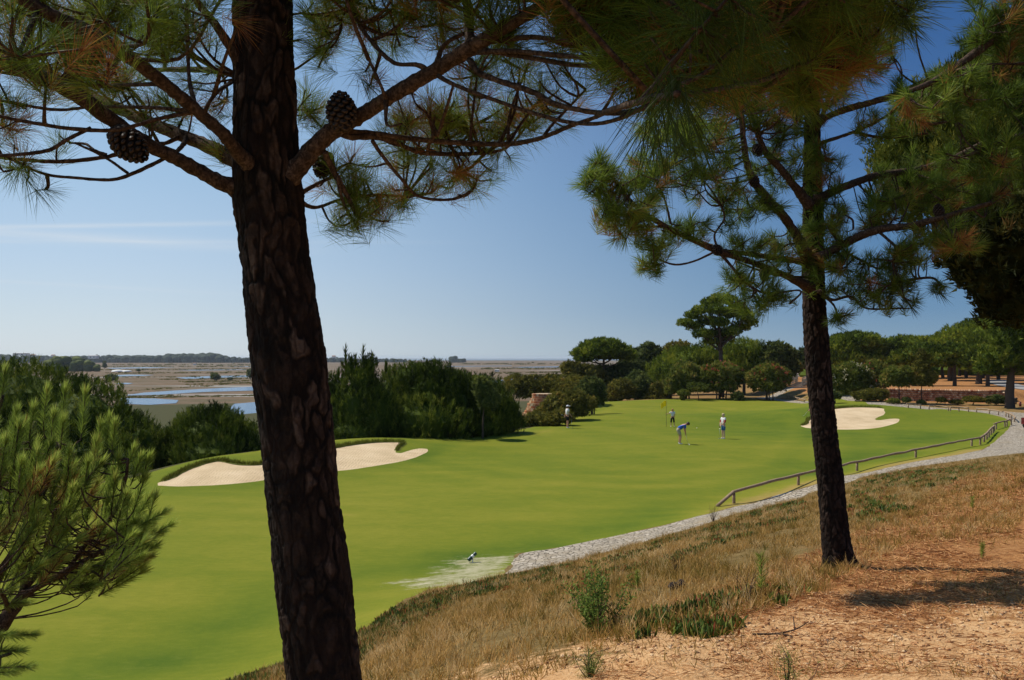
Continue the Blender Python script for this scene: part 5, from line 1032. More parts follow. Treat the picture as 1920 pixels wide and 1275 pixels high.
    a = Acc(); k = Vs.copy(); m_ = (Vs[:, 1] > .25) & (Vs[:, 2] < .45); k[m_] *= .80; k[:, 2] = np.where(k[:, 2] < -.35, k[:, 2]*(1.0 if hair != 'blond' else 1.35), k[:, 2]); k *= (1+.05*vnoise(Vs, 6))[:, None]
    a.add(c+(k*np.array([.060, .064, .062])*h)@Mx.T, Ts); a.build('hair', M[hair], r, True)
    if hat:
        a = Acc(); k = Vs.copy(); k[:, 2] = np.maximum(k[:, 2], .12); a.add(c+(k*np.array([.066, .070, .066])*h)@Mx.T, Ts)
        k = Vs.copy()*np.array([.055, .05, .006])+np.array([0, .078, .012]); a.add(c+(k*h)@Mx.T, Ts); a.build('cap', M[hat], r, True)
    Ve, Te = sphere(8, 6)
    for s in (-1, 1):
        a = Acc(); a.add(c+(np.array([s*.020, .051, .0])*h)@Mx.T+Ve*.006*h, Te); a.build('eye', M['eye'], r, True)
        a = Acc(); a.add(c+((Ve*np.array([.006, .012, .018])+np.array([s*.052, .004, -.004]))*h)@Mx.T, Te); a.build('ear', M[skin], r, True)
    a = Acc(); a.add(c+((Ve*np.array([.014, .004, .004])+np.array([0, .047, -.032]))*h)@Mx.T, Te); a.build('mouth', M['lips'], r, True)
    return r
def club(p0, p1, label, headdir=(1, 0, 0)):
    """p0 grip end, p1 club head"""
    p0, p1 = np.array(p0, float), np.array(p1, float); r = empty('golf_club', p1, label, 'golf club', 'golf clubs'); d = norm(p0-p1); L_ = np.linalg.norm(p0-p1)
    a = Acc(); tube(a, [[0, 0, 0], d*L_*.74], [.006, .008], 6, 3); a.build('shaft', M['steel'], r, True)
    a = Acc(); tube(a, [d*L_*.73, d*L_], [.013, .016], 8, 3); a.build('grip', M['rubber'], r, True)
    a = Acc(); hd = norm(headdir); Vs, Ts = sphere(10, 7); Mx = np.stack([hd, np.cross([0, 0, 1], hd), [0, 0, 1]], 1); a.add((Vs*np.array([.055, .02, .018])+np.array([.03, 0, .012]))@Mx.T, Ts); a.build('club_head', M['steel'], r, True)
R_ = math.radians
gA = hit([1274.5], [832.5])[0]
person(gA, R_(-88), 1.78, 'person in bright blue polo and khaki shorts bent over a putter on the green', dict(pelvis=(0, -.06, .49), waist=(0, 0, .55), chest=(0, .12, .625), neck=(0, .205, .672), skull=(0, .27, .685), crown=(0, .315, .70),
       sl=(-.10, .165, .64), el=(-.075, .175, .49), wl=(-.02, .195, .375), sr=(.10, .165, .64), er=(.075, .17, .49), wr=(.02, .20, .345), hl=(-.05, -.05, .475), hr=(.05, -.05, .475), kl=(-.075, .02, .27), kr=(.075, .02, .27), al=(-.09, -.01, .05), ar=(.09, -.01, .05)), 'blue', None, 'khaki', .85, 'brownh')
club(gA+np.array([.33, 0, .70]), gA+np.array([.52, 0, .01]), 'putter in the hands of the golfer in blue', (0, 1, 0))
gB = hit([1356.5], [822.5])[0]
person(gB, R_(112), 1.68, 'person with blond hair in white vest, red sleeves and blue shorts, standing with a putter', dict(el=(-.15, .03, .655), wl=(-.05, .13, .545), er=(.15, .03, .655), wr=(.0, .15, .53), skull=(0, .016, .905)), 'whitec', 'redc', 'denim', .92, 'blond', None, False, 'skin_pale')
club(gB+np.array([-.25, .02, .94]), gB+np.array([-.27, -.06, .01]), 'putter held upright by the blond golfer', (-1, 0, 0))
gC = hit([1261], [800])[0]
person(gC, R_(176), 1.40, 'person with ginger hair, white shirt and black knee trousers holding the flagstick', dict(el=(-.13, .0, .65), wl=(-.10, .04, .56), er=(.20, .03, .72), wr=(.315, .05, .70), kl=(-.075, .01, .28), al=(-.095, 0, .05), kr=(.075, .01, .28), ar=(.09, 0, .05)), 'whitec', None, 'black', 1.25, 'reddish')
gD = hit([1064], [802.5])[0]
person(gD, R_(-75), 1.74, 'person in white cap, white shirt and black shorts standing at the left of the green', dict(el=(-.15, -.03, .64), wl=(-.16, -.06, .51), er=(.15, .02, .65), wr=(.13, .13, .52)), 'whitec', None, 'black', .9, 'brownh', 'whitec', False)
club(gD+np.array([.24, -.18, .88]), gD+np.array([.34, -.20, .01]), 'putter resting on the grass in front of the capped golfer', (1, 0, 0))
club(gD+np.array([.02, .33, .80]), gD+np.array([-.36, .36, .95]), 'second club tucked behind the capped golfer', (-1, 0, 0))
x5 = 69.5*(1524-UC)/F; gE = np.array([x5, 69.5, float(H(np.array([x5]), np.array([69.5]))[0])])
person(gE, R_(100), 1.72, 'person in white cap mostly hidden behind the second pine trunk by the right bunker', dict(er=(.15, .04, .66), wr=(.05, .15, .60), el=(-.15, .04, .66), wl=(.0, .16, .58)), 'whitec', None, 'khaki', .9, 'brownh', 'whitec')
club(gE+np.array([-.33, -.05, 1.05]), gE+np.array([-.72, -.1, .55]), 'club reaching out left of the second pine trunk', (-1, 0, 0))
# flagstick held in the person's right hand
M['yellow'] = foliage('yellow flag cloth', [(0, (.85, .72, .03)), (1, (.85, .72, .03))], .8, .5, .05); M['pole'] = simple('dark flag pole', (.07, .055, .03), .5, .4)
pf = gC+np.array([-.315*1.40*1.13, -.10, 0]); pf[2] = float(H(pf[:1], pf[1:2])[0])
fr = empty('flagstick', pf, 'yellow flag on a thin dark pole held on the green', 'flagstick')
a = Acc(); tube(a, [[0, 0, 0], [0, 0, 1.0], [0, 0, 2.02]], [.014, .013, .010], 8, 5); a.build('pole', M['pole'], fr, True)
nx, nz = 16, 10; gx, gz = np.meshgrid(np.linspace(0, 1, nx), np.linspace(0, 1, nz)); Vf = np.stack([-gx*.40, .05*np.sin(gx*8+gz*2)*gx, 2.0-.42*gz-.20*gx**1.6+.03*np.sin(gx*6)], -1).reshape(-1, 3)
i, j = np.meshgrid(np.arange(nz-1), np.arange(nx-1), indexing='ij'); qf = np.stack([i*nx+j, i*nx+j+1, (i+1)*nx+j+1, (i+1)*nx+j], -1).reshape(-1, 4)
a = Acc(); Tf = np.vstack([qf[:, [0, 1, 2]], qf[:, [0, 2, 3]]]); a.add(Vf, Tf); a.add(Vf+[0, .006, 0], Tf[:, ::-1]); a.build('flag', M['yellow'], fr, True)
M['ballm'] = simple('white golf ball', (.8, .8, .78), .4, .5, .02)
Vs, Ts = sphere(16, 12)
for (u, v), lab in (((1306.5, 803), 'white golf ball lying on the green between the bent golfer and the blond one'), ((1292.5, 834.5), 'white golf ball at the head of the bent golfer\'s putter')):
    g = hit([u], [v])[0]; a = Acc(); a.add(g+[0, 0, .025]+Vs*.034, Ts); tag(a.build('golf_ball', M['ballm'], None, True, g), lab, 'golf ball')

# ================================================================ built things
M['log'] = bark('weathered fence log', (.20, .135, .085), (.44, .31, .20), (.62, .48, .34), 3.0, .5)
def fence(uv, posts, label, hgt=.40, r=.06, brace=None, group='low log fences round the green'):
    g = hit(*np.array(uv, float).T); n = len(g); root = empty('log_fence', g[0], label, 'fence', group); O = g[0]
    top = g+[0, 0, 1]*np.array([0, 0, hgt]); a = Acc(); pts = [O*0+t-O for t in top]
    pts = np.array(pts); seg = smooth_path(pts, n*5); seg[:, 2] += .012*rng.normal(size=len(seg)); seg[:, :2] += .012*rng.normal(size=(len(seg), 2))
    tube(a, seg, r*(1+.08*rng.normal(size=len(seg))), 10, len(seg)*2, .02); a.build('rail', M['log'], root, True)
    gp = hit(*np.array(posts, float).T)
    for q in gp:
        a = Acc(); b = q-O; tube(a, [b-[0, 0, .15], b+[0, 0, hgt-r*.8]], [r*1.02, r*.92], 10, 4, .03); a.build('post', M['log'], root, True)
    if brace: 
        b0, b1 = hit([brace[0]], [brace[1]])[0]-O, top[0]-O
        a = Acc(); tube(a, [b0+[0, 0, .03], b1], [r, r], 10, 4, .03); a.build('brace', M['log'], root, True)
    return root
fence([(1375, 944), (1497, 909.5), (1607, 883), (1717, 858), (1770, 847), (1822, 836.5), (1841, 833)], [(1376, 944), (1497, 909.5), (1607, 883), (1717, 858), (1822, 836.5), (1838, 834)], 'longest log fence, running along the near edge of the path past the second pine', .42, .062, (1345, 950))
fence([(1841, 832), (1850, 824), (1858, 815), (1864, 810)], [(1845, 829), (1850, 824), (1854, 820), (1858, 815), (1862, 812), (1864, 809)], 'short foreshortened log fence where the fence turns away beside the path', .42, .062)
fence([(1864, 806), (1880, 801), (1897, 797)], [(1868, 805), (1884, 800.5), (1888, 799.5), (1896, 797.5)], 'log fence of four posts left of the cobbles near the right edge', .42, .055)
fence([(1831, 773.5), (1855, 776), (1880, 780)], [(1831, 773.5), (1855, 776), (1872, 778.5)], 'pale log fence on the far side, second from the right', .36, .055)
fence([(1884, 781), (1893, 784), (1900, 788), (1904, 793)], [(1886, 782), (1891, 783), (1896, 785.5), (1902, 791)], 'curved log fence at the far right corner of the lawn', .38, .055)
fence([(1782, 771), (1798, 771.5), (1816, 772.5)], [(1782, 771), (1798, 771.5), (1816, 772.5)], 'pale log fence of three posts on the far side of the lawn', .36, .055)
fence([(1742, 768), (1762, 769.3), (1778, 770.5)], [(1742, 768), (1778, 770.5)], 'pale two post log rail below the retaining wall, on its left half', .36, .055)
fence([(1700, 764.5), (1727, 766.5)], [(1703, 765), (1726, 766.5)], 'leftmost pale log rail on the far path, under the slim young tree', .34, .055)
fence([(1475, 746), (1495, 751.5), (1511, 755.5)], [(1479, 747.5), (1495, 751.5), (1508, 754.5)], 'low pale log rail along the path in front of the footbridge', .36, .055)
# footbridge
M['greywood'] = simple('grey weathered timber', (.27, .25, .20), .85, .2, .3, 6); M['darkwood'] = simple('dark timber', (.08, .055, .035), .8, .2, .3, 6)
A0 = np.array([38.6, 124., 0]); A1 = np.array([42.2, 131., 0]); zb0 = float(H(np.array([A0[0]]), np.array([A0[1]]))[0]); A0[2] = zb0+.05; A1[2] = zb0+.45
br = empty('footbridge', A0, 'small wooden footbridge with crossed braces, left of the second pine trunk', 'bridge')
d = A1-A0; n_ = np.array([d[1], -d[0], 0]); n_ = n_/np.linalg.norm(n_)
a = Acc()
for k in range(30):
    p = d*(k+.5)/30; w = n_*1.9; a_ = d/30*.46; V = [p-a_, p+a_, p+a_+w, p-a_+w]; V = V+[q-np.array([0, 0, .06]) for q in V]; a.add(V, [(0, 1, 2), (0, 2, 3), (4, 6, 5), (4, 7, 6), (0, 4, 1), (4, 5, 1), (3, 2, 7), (2, 6, 7), (1, 5, 2), (5, 6, 2), (0, 3, 4), (3, 7, 4)])
a.build('deck', M['darkwood'], br)
for side in (0, 1):
    off = n_*1.9*side
    for zz, nm in ((1.15, 'handrail'), (.22, 'lower_rail')):
        a = Acc(); tube(a, [off+[0, 0, zz], d+off+[0, 0, zz]], [.06, .06], 8, 4); a.build(nm, M['greywood'], br)
    for k in range(8):
        p = d*k/7+off; a = Acc(); tube(a, [p-[0, 0, .1], p+[0, 0, 1.18]], [.055, .055], 8, 3); a.build('post', M['greywood'], br)
        if k < 7:
            q_ = d*(k+1)/7+off
            for z0, z1 in ((.22, 1.12), (1.12, .22)):
                a = Acc(); tube(a, [p+[0, 0, z0], q_+[0, 0, z1]], [.035, .035], 6, 3); a.build('brace', M['greywood'], br)
# retaining wall of rough stones
M['stonew'] = foliage('reddish wall stones', [(0, (.28, .11, .06)), (.5, (.50, .28, .16)), (1, (.68, .50, .33))], .9, 0, .1, 3, .3); M['mortar'] = simple('earth between stones', (.10, .07, .045), .95, .1, .3, 4)
wx0, wx1 = 39.5, 52.0; wr = empty('retaining_wall', (wx0, 92.8, -4.6), 'low retaining wall of rounded reddish stones below the stone pine wood', 'wall')
a = Acc(); Vs, Ts = sphere(10, 7); nst = 52
for r_i in range(6):
    for k in range(nst):
        x_ = wx0+(wx1-wx0)*(k+.5*(r_i % 2)+.1*rng.random())/nst; t_ = (x_-WALL0[0])/(WALL1[0]-WALL0[0]); y_ = WALL0[1]+t_*(WALL1[1]-WALL0[1]); g_ = float(H(np.array([x_]), np.array([y_]))[0])
        if r_i*.22+.1 > 1.32-.25*max(0, (x_-50)/2): continue
        d_ = 1+.18*vnoise(Vs*1.5+[x_, r_i, 0], 1.2)
        a.add(np.array([x_, y_+.05+.05*r_i, g_+.10+r_i*.215])+Vs*np.array([.145, .17, .125])*d_[:, None], Ts, np.clip(.45+.3*rng.normal(), 0, 1))
a.build('stones', M['stonew'], wr, True, (wx0, 92.8, -4.6))
a = Acc(); xs = np.linspace(wx0-.1, wx1+.1, 60); t_ = (xs-WALL0[0])/(WALL1[0]-WALL0[0]); ys = WALL0[1]+t_*(WALL1[1]-WALL0[1]); g_ = H(xs, ys)
rows_ = [np.c_[xs, ys+.10, g_-.2], np.c_[xs, ys+.35, g_+1.22], np.c_[xs, ys+1.5, g_+1.22], np.c_[xs, ys+1.6, g_-.2]]; V = np.vstack(rows_); n_x = len(xs)
T = [t for r_i in range(3) for k in range(n_x-1) for t in ((r_i*n_x+k, r_i*n_x+k+1, (r_i+1)*n_x+k+1), (r_i*n_x+k, (r_i+1)*n_x+k+1, (r_i+1)*n_x+k))]
a.add(V, T); a.build('backing', M['mortar'], wr, False, (wx0, 92.8, -4.6))
# brick cone
M['brick'] = foliage('weathered orange brick', [(0, (.22, .06, .025)), (.5, (.42, .16, .07)), (.8, (.50, .27, .13)), (1, (.55, .42, .24))], .9, 0, .1, 4, .3); M['limem'] = simple('pale mortar', (.46, .36, .23), .95, .1, .2, 5)
bc = P(1022, 738, 78); gz_ = float(H(bc[:1], bc[1:2])[0]); kr = empty('brick_kiln', (bc[0], bc[1], gz_), 'ruined round cone of orange bricks among bushes behind the green', 'kiln')
a = Acc(); a2 = Acc(); top_z = bc[2]; n_t = int((top_z-gz_)/.21)+1
for k in range(n_t):
    zt = top_z-gz_-k*.21; Rk = 1.05+.105*k+(.09 if k % 4 == 0 else 0); nb = max(18, int(Rk*2*np.pi/.23))
    for b_ in range(nb):
        th = (b_+.5*(k % 2)+.06*rng.normal())*2*np.pi/nb; w_ = Rk*2*np.pi/nb*.43
        if rng.random() < .05: continue
        c_, s_ = np.cos(th), np.sin(th); Mx = np.array([[c_, -s_, 0], [s_, c_, 0], [0, 0, 1]]); box(a, (Rk-.18, -w_, zt-.165), (Rk+.02*rng.random(), w_, zt), np.clip((.25 if k > 9 else .6)+.25*rng.normal(), 0, 1), Mx)
    th = np.linspace(0, 2*np.pi, 36, endpoint=False)
    tube(a2, [[0, 0, zt-.21], [0, 0, zt-.01]], [Rk-.02, Rk-.02], 36, 2)
a.build('bricks', M['brick'], kr); a2.build('mortar_core', M['limem'], kr)
# marker on the lawn
M['green_paint'] = simple('dark green paint', (.012, .05, .04), .4, .5); M['white_paint'] = simple('white paint', (.75, .75, .72), .4, .5)
g = hit([883], [1055])[0]; mk = empty('course_marker', g, 'dark green and white cylinder lying tilted on the lawn at the end of the path', 'marker', None, 0)
ax = norm(np.array([.62, .35, .52])); p0 = np.array([-.07, 0, .06])
for a0, a1, mt, nm, rd in ((0, .12, 'green_paint', 'lower_cap', .05), (.12, .19, 'white_paint', 'band', .046), (.19, .28, 'green_paint', 'upper_cap', .044)):
    a = Acc(); tube(a, [p0+ax*(a0+.001), p0+ax*(a0+.01), p0+ax*(a1-.01), p0+ax*(a1-.001)], [rd*.85, rd, rd, rd*.85], 20, 12); a.build(nm, M[mt], mk, True)
a = Acc(); tube(a, [p0+ax*.15, [.05, -.02, -.06]], [.014, .012], 8, 3); a.build('spike', M['white_paint'], mk, True)
# red golf cart entering at the right edge
gc = hit([1950], [803])[0]; M['redp'] = simple('dark red cart paint', (.14, .012, .014), .3, .5, .05)
ct = empty('golf_cart', gc, 'golf cart with dark red body and white top, cut off by the right edge', 'golf cart', None, R_(-70)); 
def part(nm, mt, fn, sm=False): a = Acc(); fn(a); return a.build(nm, M[mt], ct, sm)
part('body', 'redp', lambda a: [box(a, (-.58, -1.1, .28), (.58, 1.1, .52)), box(a, (-.58, .62, .52), (.58, 1.12, .80)), box(a, (-.56, -1.12, .52), (.56, -.42, .74))])
part('seat', 'whitec', lambda a: [box(a, (-.55, -.35, .55), (.55, .12, .78)), box(a, (-.55, -.42, .80), (.55, -.32, 1.15))])
part('roof', 'white_paint', lambda a: box(a, (-.6, -.75, 1.78), (.6, .78, 1.84)))
for sx_ in (-.52, .52):
    for sy_ in (-.7, .7): part('roof_post', 'steel', lambda a: tube(a, [[sx_, sy_, .5], [sx_, sy_*.95, 1.78]], [.018, .018], 8, 3), True)
    for sy_ in (-.75, .78):
        w_ = part('wheel', 'rubber', lambda a: tube(a, [[sx_-.09, sy_, .22], [sx_-.07, sy_, .22], [sx_+.07, sy_, .22], [sx_+.09, sy_, .22]], [.19, .22, .22, .19], 24, 10), True)
part('windscreen', 'glass_dark', lambda a: box(a, (-.5, .69, .82), (.5, .71, 1.7)))
for u, v, h_, lab in ((1905, 758, .55, 'short dark post with a round head beside the massive trunk'), (1913, 762, .42, 'squat dark red bollard at the right edge by the cart road')):
    g = hit([u], [v])[0]; bo = empty('bollard', g, lab, 'bollard'); a = Acc(); tube(a, [[0, 0, 0], [0, 0, h_]], [.11 if h_ < .5 else .06, .10 if h_ < .5 else .06], 10, 3); a.build('post', M['redp' if h_ < .5 else 'rubber'], bo, True)
    a = Acc(); a.add(sphere(12, 8)[0]*([.16, .16, .13] if h_ > .5 else [.11, .11, .04])+[0, 0, h_], sphere(12, 8)[1]); a.build('head', M['rubber'], bo, True)
# cart road at the far right
m, nt, out = mat('asphalt cart road'); nf = noise(nt, 3, 5, .7, coords(nt)); pbsdf(nt, out, ramp(nt, nf, [(.3, (.20, .19, .18)), (.7, (.36, .34, .31))]), .9, .1, nf, .3, .02); M['road'] = m
def ribbon(name, cl, w, mt, lift):
    c = smooth_path(np.array(cl, float), 60); t = norm(np.gradient(c, axis=0)); nn = np.c_[-t[:, 1], t[:, 0]]; K = 9; V = []
    for k in range(K):
        xy = c+nn*w*(k/(K-1)-.5); V.append(np.c_[xy, H(xy[:, 0], xy[:, 1])+lift])
    V = np.array(V).reshape(-1, 3); i, j = np.meshgrid(np.arange(K-1), np.arange(59), indexing='ij'); q = np.stack([i*60+j, i*60+j+1, (i+1)*60+j+1, (i+1)*60+j], -1).reshape(-1, 4)
    mesh_obj(name, V, np.vstack([q[:, [0, 2, 1]], q[:, [0, 3, 2]]]), mt, None, True)['kind'] = 'structure'
ribbon('road', [(50, 74), (52, 82), (54.6, 90), (59, 102), (66, 118), (76, 140)], 3.0, M['road'], .06)

# ================================================================ ground cover on the slope
M['drygrass'] = foliage('dry grass', [(0, (.12, .11, .02)), (.3, (.28, .18, .04)), (.55, (.48, .28, .085)), (.8, (.64, .41, .16)), (1, (.76, .55, .27))], .8, .4, .05, 1.2, .5)
M['litter'] = foliage('fallen needles', [(0, (.17, .06, .02)), (.5, (.46, .20, .065)), (1, (.70, .40, .17))], .7, .1, .2, 1, .3)
M['iceplant'] = foliage('fleshy creeping plant', [(0, (.05, .09, .02)), (.4, (.12, .19, .03)), (.62, (.22, .24, .04)), (.8, (.36, .14, .04)), (1, (.45, .09, .045))], .5, .3, .2, 1.5, .35)
M['pebble'] = foliage('slope pebbles', [(0, (.30, .13, .055)), (.5, (.52, .29, .14)), (1, (.70, .50, .29))], .9, 0, .1, 3, .3)
M['leafy'] = foliage('small green leaves', [(0, (.05, .08, .018)), (.5, (.14, .21, .035)), (1, (.26, .34, .07))], .5, .4, .08, 2, .3)
def scatter(poly_uv, n, nz=0, thr=0, seed=0):
    """random places on the slope inside the outline, thinned to patches"""
    pg = hit(*np.array(poly_uv, float).T)[:, :2]; lo, hi = pg.min(0), pg.max(0); out_ = []; got = 0
    while got < n:
        q = rng.uniform(lo, hi, (n*3, 2)); r = np.hypot(q[:, 0], q[:, 1]); q = q[rng.random(len(q)) < np.clip((9/np.maximum(r, 1))**1.5, .0, 1)] if n > 5000 else q
        q = q[sdf(q[:, 0], q[:, 1], pg) > 0]
        if nz: q = q[fbm(np.c_[q, 0*q[:, 0]+seed], nz, 3) > thr+.25*rng.normal(size=len(q))]
        out_.append(q); got += len(q)
        if len(out_) > 60: break
    q = np.vstack(out_)[:n]; q = q[(sdf(q[:, 0], q[:, 1], lawn_poly) < -.12) & (sdf(q[:, 0], q[:, 1], path_poly) < -.1)]
    return np.c_[q, H(q[:, 0], q[:, 1])]
slope = [(330, 1330), (430, 1282), (600, 1222), (700, 1165), (800, 1108), (900, 1090), (1060, 1056), (1300, 992), (1520, 925), (1700, 880), (1920, 852), (1960, 900), (1900, 1000), (1700, 1020), (1500, 1120), (1400, 1160), (1200, 1200), (900, 1330)]
A = Acc()
g = scatter(slope, 80000, 1.3, -.45); n = len(g); L_ = .05+.13*rng.random(n)**1.5; L_ *= 1-.4*sstep(14, 30, np.hypot(g[:, 0], g[:, 1])); tn = np.clip(.5+.3*fbm(g, .5, 3)+.18*rng.normal(size=n), 0, 1)
needles(A, g-UP*.01, norm(np.c_[rng.normal(0, .4, (n, 2)), np.ones(n)]), L_, .0035+.0004*np.hypot(g[:, 0], g[:, 1]), tn, .25, .15)
g = scatter(slope, 2800, 1.1, -.05, 5); K = 26; c_ = np.repeat(g, K, 0)+rng.normal(0, .035, (len(g)*K, 3))*[1, 1, .1]; n = len(c_); tn = np.repeat(np.clip(.5+.35*rng.normal(size=len(g)), 0, 1), K)
needles(A, c_, norm(np.c_[rng.normal(0, .35, (n, 2)), np.ones(n)]), .09+.17*rng.random(n), .0045, np.clip(tn+.1*rng.normal(size=n), 0, 1), .25, .2)
g = scatter([(1000, 1290), (1180, 1180), (1400, 1120), (1500, 1120), (1600, 1000), (1900, 880), (1960, 1290)], 4500, .9, .05, 9); n = len(g)
needles(A, g, norm(np.c_[rng.normal(0, .5, (n, 2)), np.ones(n)]), .05+.08*rng.random(n), .004, np.clip(.4+.25*rng.normal(size=n), 0, 1), .25, .15)
# tall thin seed stalks
g = scatter([(720, 1270), (760, 1130), (1100, 1075), (1500, 960), (1560, 1060), (1500, 1180), (1450, 1290)], 420, 0); n = len(g)
needles(A, g, norm(np.c_[rng.normal(0, .22, (n, 2)), np.ones(n)]), .22+.2*rng.random(n), .004, .55+.4*rng.random(n), .12, .05)
tag(A.build('dry_grass', M['drygrass']), 'tan and olive dry grass covering the slope', 'grass', kind='stuff')
A = Acc()
g = scatter([(1100, 1290), (1180, 1180), (1330, 1110), (1500, 1050), (1600, 1000), (1700, 950), (1830, 890), (1960, 850), (2000, 1290)], 40000, 1.1, -.2, 3); q_ = sdf(g[:, 0], g[:, 1], np.array(snd_poly)); g = g[(q_ < 0) | (rng.random(len(g)) < .42)]; n = len(g)
needles(A, g+UP*(.004+.016*rng.random((n, 1))), norm(np.c_[rng.normal(size=(n, 2)), .12*rng.normal(size=n)]), .07+.06*rng.random(n), .0022+.00035*np.hypot(g[:, 0], g[:, 1]), rng.random(n), .15, .03)
tag(A.build('needle_litter', M['litter']), 'orange brown fallen pine needles under the second pine', 'litter', kind='stuff')
A = Acc(); g = scatter([(850, 1290), (1050, 1230), (1250, 1160), (1500, 1110), (1700, 1100), (1960, 1080), (1990, 1290)], 6000, 0); Vk, Tk = sphere(6, 4)
for q in g:
    s_ = .003+.012*rng.random()**3; d_ = Vk*np.array([1+.6*rng.random(), 1+.4*rng.random(), .6])*s_*(1+.25*rng.normal(size=(len(Vk), 1))); A.add(q+d_+[0, 0, s_*.25], Tk, rng.random())
tag(A.build('pebbles', M['pebble'], None, True), 'small tan pebbles strewn over the bare sandy slope', 'pebbles', kind='stuff')
def ice(poly, n, lab, nz=1.6, thr=-.05, sz=1.0, seed=2):
    g = scatter(poly, n//9, nz, thr, seed); K = 9; A = Acc(); c_ = np.repeat(g, K, 0)+rng.normal(0, .035, (len(g)*K, 3))*[1, 1, 0]; c_[:, 2] = H(c_[:, 0], c_[:, 1])-.005; m_ = len(c_)
    d_ = norm(np.c_[rng.normal(0, .38, (m_, 2)), np.ones(m_)]); L_ = (.05+.05*rng.random(m_))*sz; w_ = .0065*sz+.0004*np.hypot(c_[:, 0], c_[:, 1]); tn = np.clip(np.repeat(.42+.2*rng.normal(size=len(g)), K)+.12*rng.normal(size=m_), 0, 1)
    x = norm(np.cross(d_, rng.normal(size=(m_, 3)))); y = np.cross(d_, x); V = []
    for a_ in (0, 2.094, 4.189): V.append(c_+(x*np.cos(a_)+y*np.sin(a_))*w_[:, None]*.6)
    for a_ in (0, 2.094, 4.189): V.append(c_+d_*(L_*.6)[:, None]+(x*np.cos(a_)+y*np.sin(a_))*w_[:, None])
    V.append(c_+d_*L_[:, None]); V = np.stack(V, 1).reshape(-1, 3); k = np.arange(m_)[:, None]*7
    T = np.concatenate([k+t for t in ([0, 1, 4], [0, 4, 3], [1, 2, 5], [1, 5, 4], [2, 0, 3], [2, 3, 5], [3, 4, 6], [4, 5, 6], [5, 3, 6])])
    tt = np.repeat(tn, 7).reshape(-1, 7); tt[:, 6] += .3*rng.random(m_); A.add(V, T, np.clip(tt, 0, 1).ravel()); tag(A.build('ice_plant_mat', M['iceplant']), lab, 'ground cover', kind='stuff')
ice([(400, 1300), (440, 1268), (600, 1218), (680, 1172), (800, 1120), (880, 1098), (960, 1082), (1080, 1060), (1080, 1072), (950, 1105), (860, 1130), (800, 1165), (700, 1222), (640, 1262), (520, 1300)], 16000, 'band of fleshy green and red leaves along the foot of the slope by the lawn', 1.2, -.25, 1.25)
ice([(1140, 1190), (1190, 1165), (1260, 1140), (1300, 1125), (1360, 1125), (1400, 1110), (1470, 1098), (1500, 1112), (1500, 1130), (1420, 1150), (1370, 1185), (1330, 1200), (1250, 1195), (1190, 1205)], 1300, 'clumps of fleshy leaves in the middle of the slope', 3.0, .0, 1.2, 4)
ice([(1590, 990), (1600, 910), (1700, 885), (1850, 868), (1860, 885), (1760, 920), (1700, 965), (1640, 985)], 9000, 'patch of fleshy leaves right of the second pine near the path', 1.5, -.1, 1.2, 6)
ice([(1060, 1075), (1200, 1030), (1350, 985), (1500, 940), (1530, 960), (1400, 1010), (1250, 1060), (1150, 1090), (1020, 1140), (950, 1120)], 8000, 'scattered fleshy leaves on the upper slope below the path', 1.5, .18, 1.1, 8)
# plants one can tell apart
def plant(name, u, v, lab, hgt, spread, nst, nleaf, lw, mt, cat='plant', group=None, up=1.0, ll=.03):
    g = hit([u], [v])[0]; r = empty(name, g, lab, cat, group); A = Acc(); Lf = Acc()
    for k in range(nst):
        d = norm(np.array([rng.normal(0, spread), rng.normal(0, spread), up])); h_ = hgt*(.6+.4*rng.random()); e = d*h_+np.array([rng.normal(0, .04), rng.normal(0, .04), 0]); mid = e*.5+rng.normal(0, .03, 3)
        c, _ = tube(A, [[0, 0, -.03], mid, e], [.0035, .0025, .0012], 5, 10, .05); m_ = nleaf; t_ = c[rng.integers(1, len(c), m_)]+rng.normal(0, .25*spread*hgt*.3+.01, (m_, 3))
        blades(Lf, t_, norm(rng.normal(size=(m_, 3))+[0, 0, .6]), ll*(.7+.6*rng.random(m_)), lw, np.clip(.5+.25*rng.normal(size=m_), 0, 1))
    A.build('stems', M['bark_far'], r, True); Lf.build('leaves', mt, r); return r
plant('leafy_shrub', 1118, 1185, 'knee high leafy green shrub on the slope, the largest plant in the grass', .56, .45, 20, 120, .015, M['leafy'], 'shrub', None, 1, .028)
plant('brown_shrub', 1155, 1180, 'low dry brown shrub against the foot of the leafy green one', .26, .55, 10, 60, .008, M['drygrass'], 'shrub')
def seedling(u, v, lab, hgt):
    g = hit([u], [v])[0]; r = empty('pine_seedling', g, lab, 'seedling', 'pine seedlings on the slope'); A = Acc(); tube(A, [[0, 0, -.02], [.01, 0, hgt*.5], [0, 0, hgt]], [.004, .003, .002], 5, 8); A.build('stem', M['bark_far'], r, True)
    A = Acc(); n = 170; tt = .2+.8*rng.random(n); needles(A, np.c_[np.zeros((n, 2)), tt*hgt], cone_dirs(np.repeat(UP[None], n, 0), 25, 60), hgt*.28*(.7+.5*rng.random(n)), .004, np.clip(.55+.2*rng.normal(size=n), 0, 1), .1, 0); A.build('needles', M['needle_young'], r)
seedling(1426, 1120, 'bright green seedling standing up in the litter left of the second pine', .36)
seedling(1842, 1052, 'small dark seedling in the tree shadow at right', .20)
seedling(1823, 958, 'pale green seedling on the litter at the right', .24)
seedling(1195, 1108, 'wispy pale seedling right of the two fallen cones', .22)
plant('rush_clump', 1337, 978, 'dark upright rush clump at the edge of the path', .55, .22, 26, 3, .004, M['drygrass'], 'rush')
plant('broom_plant', 1105, 1268, 'feathery light green weed at the bottom centre', .17, .6, 12, 50, .003, M['leafy'], 'weed', 'green weeds on the slope', 1, .05)
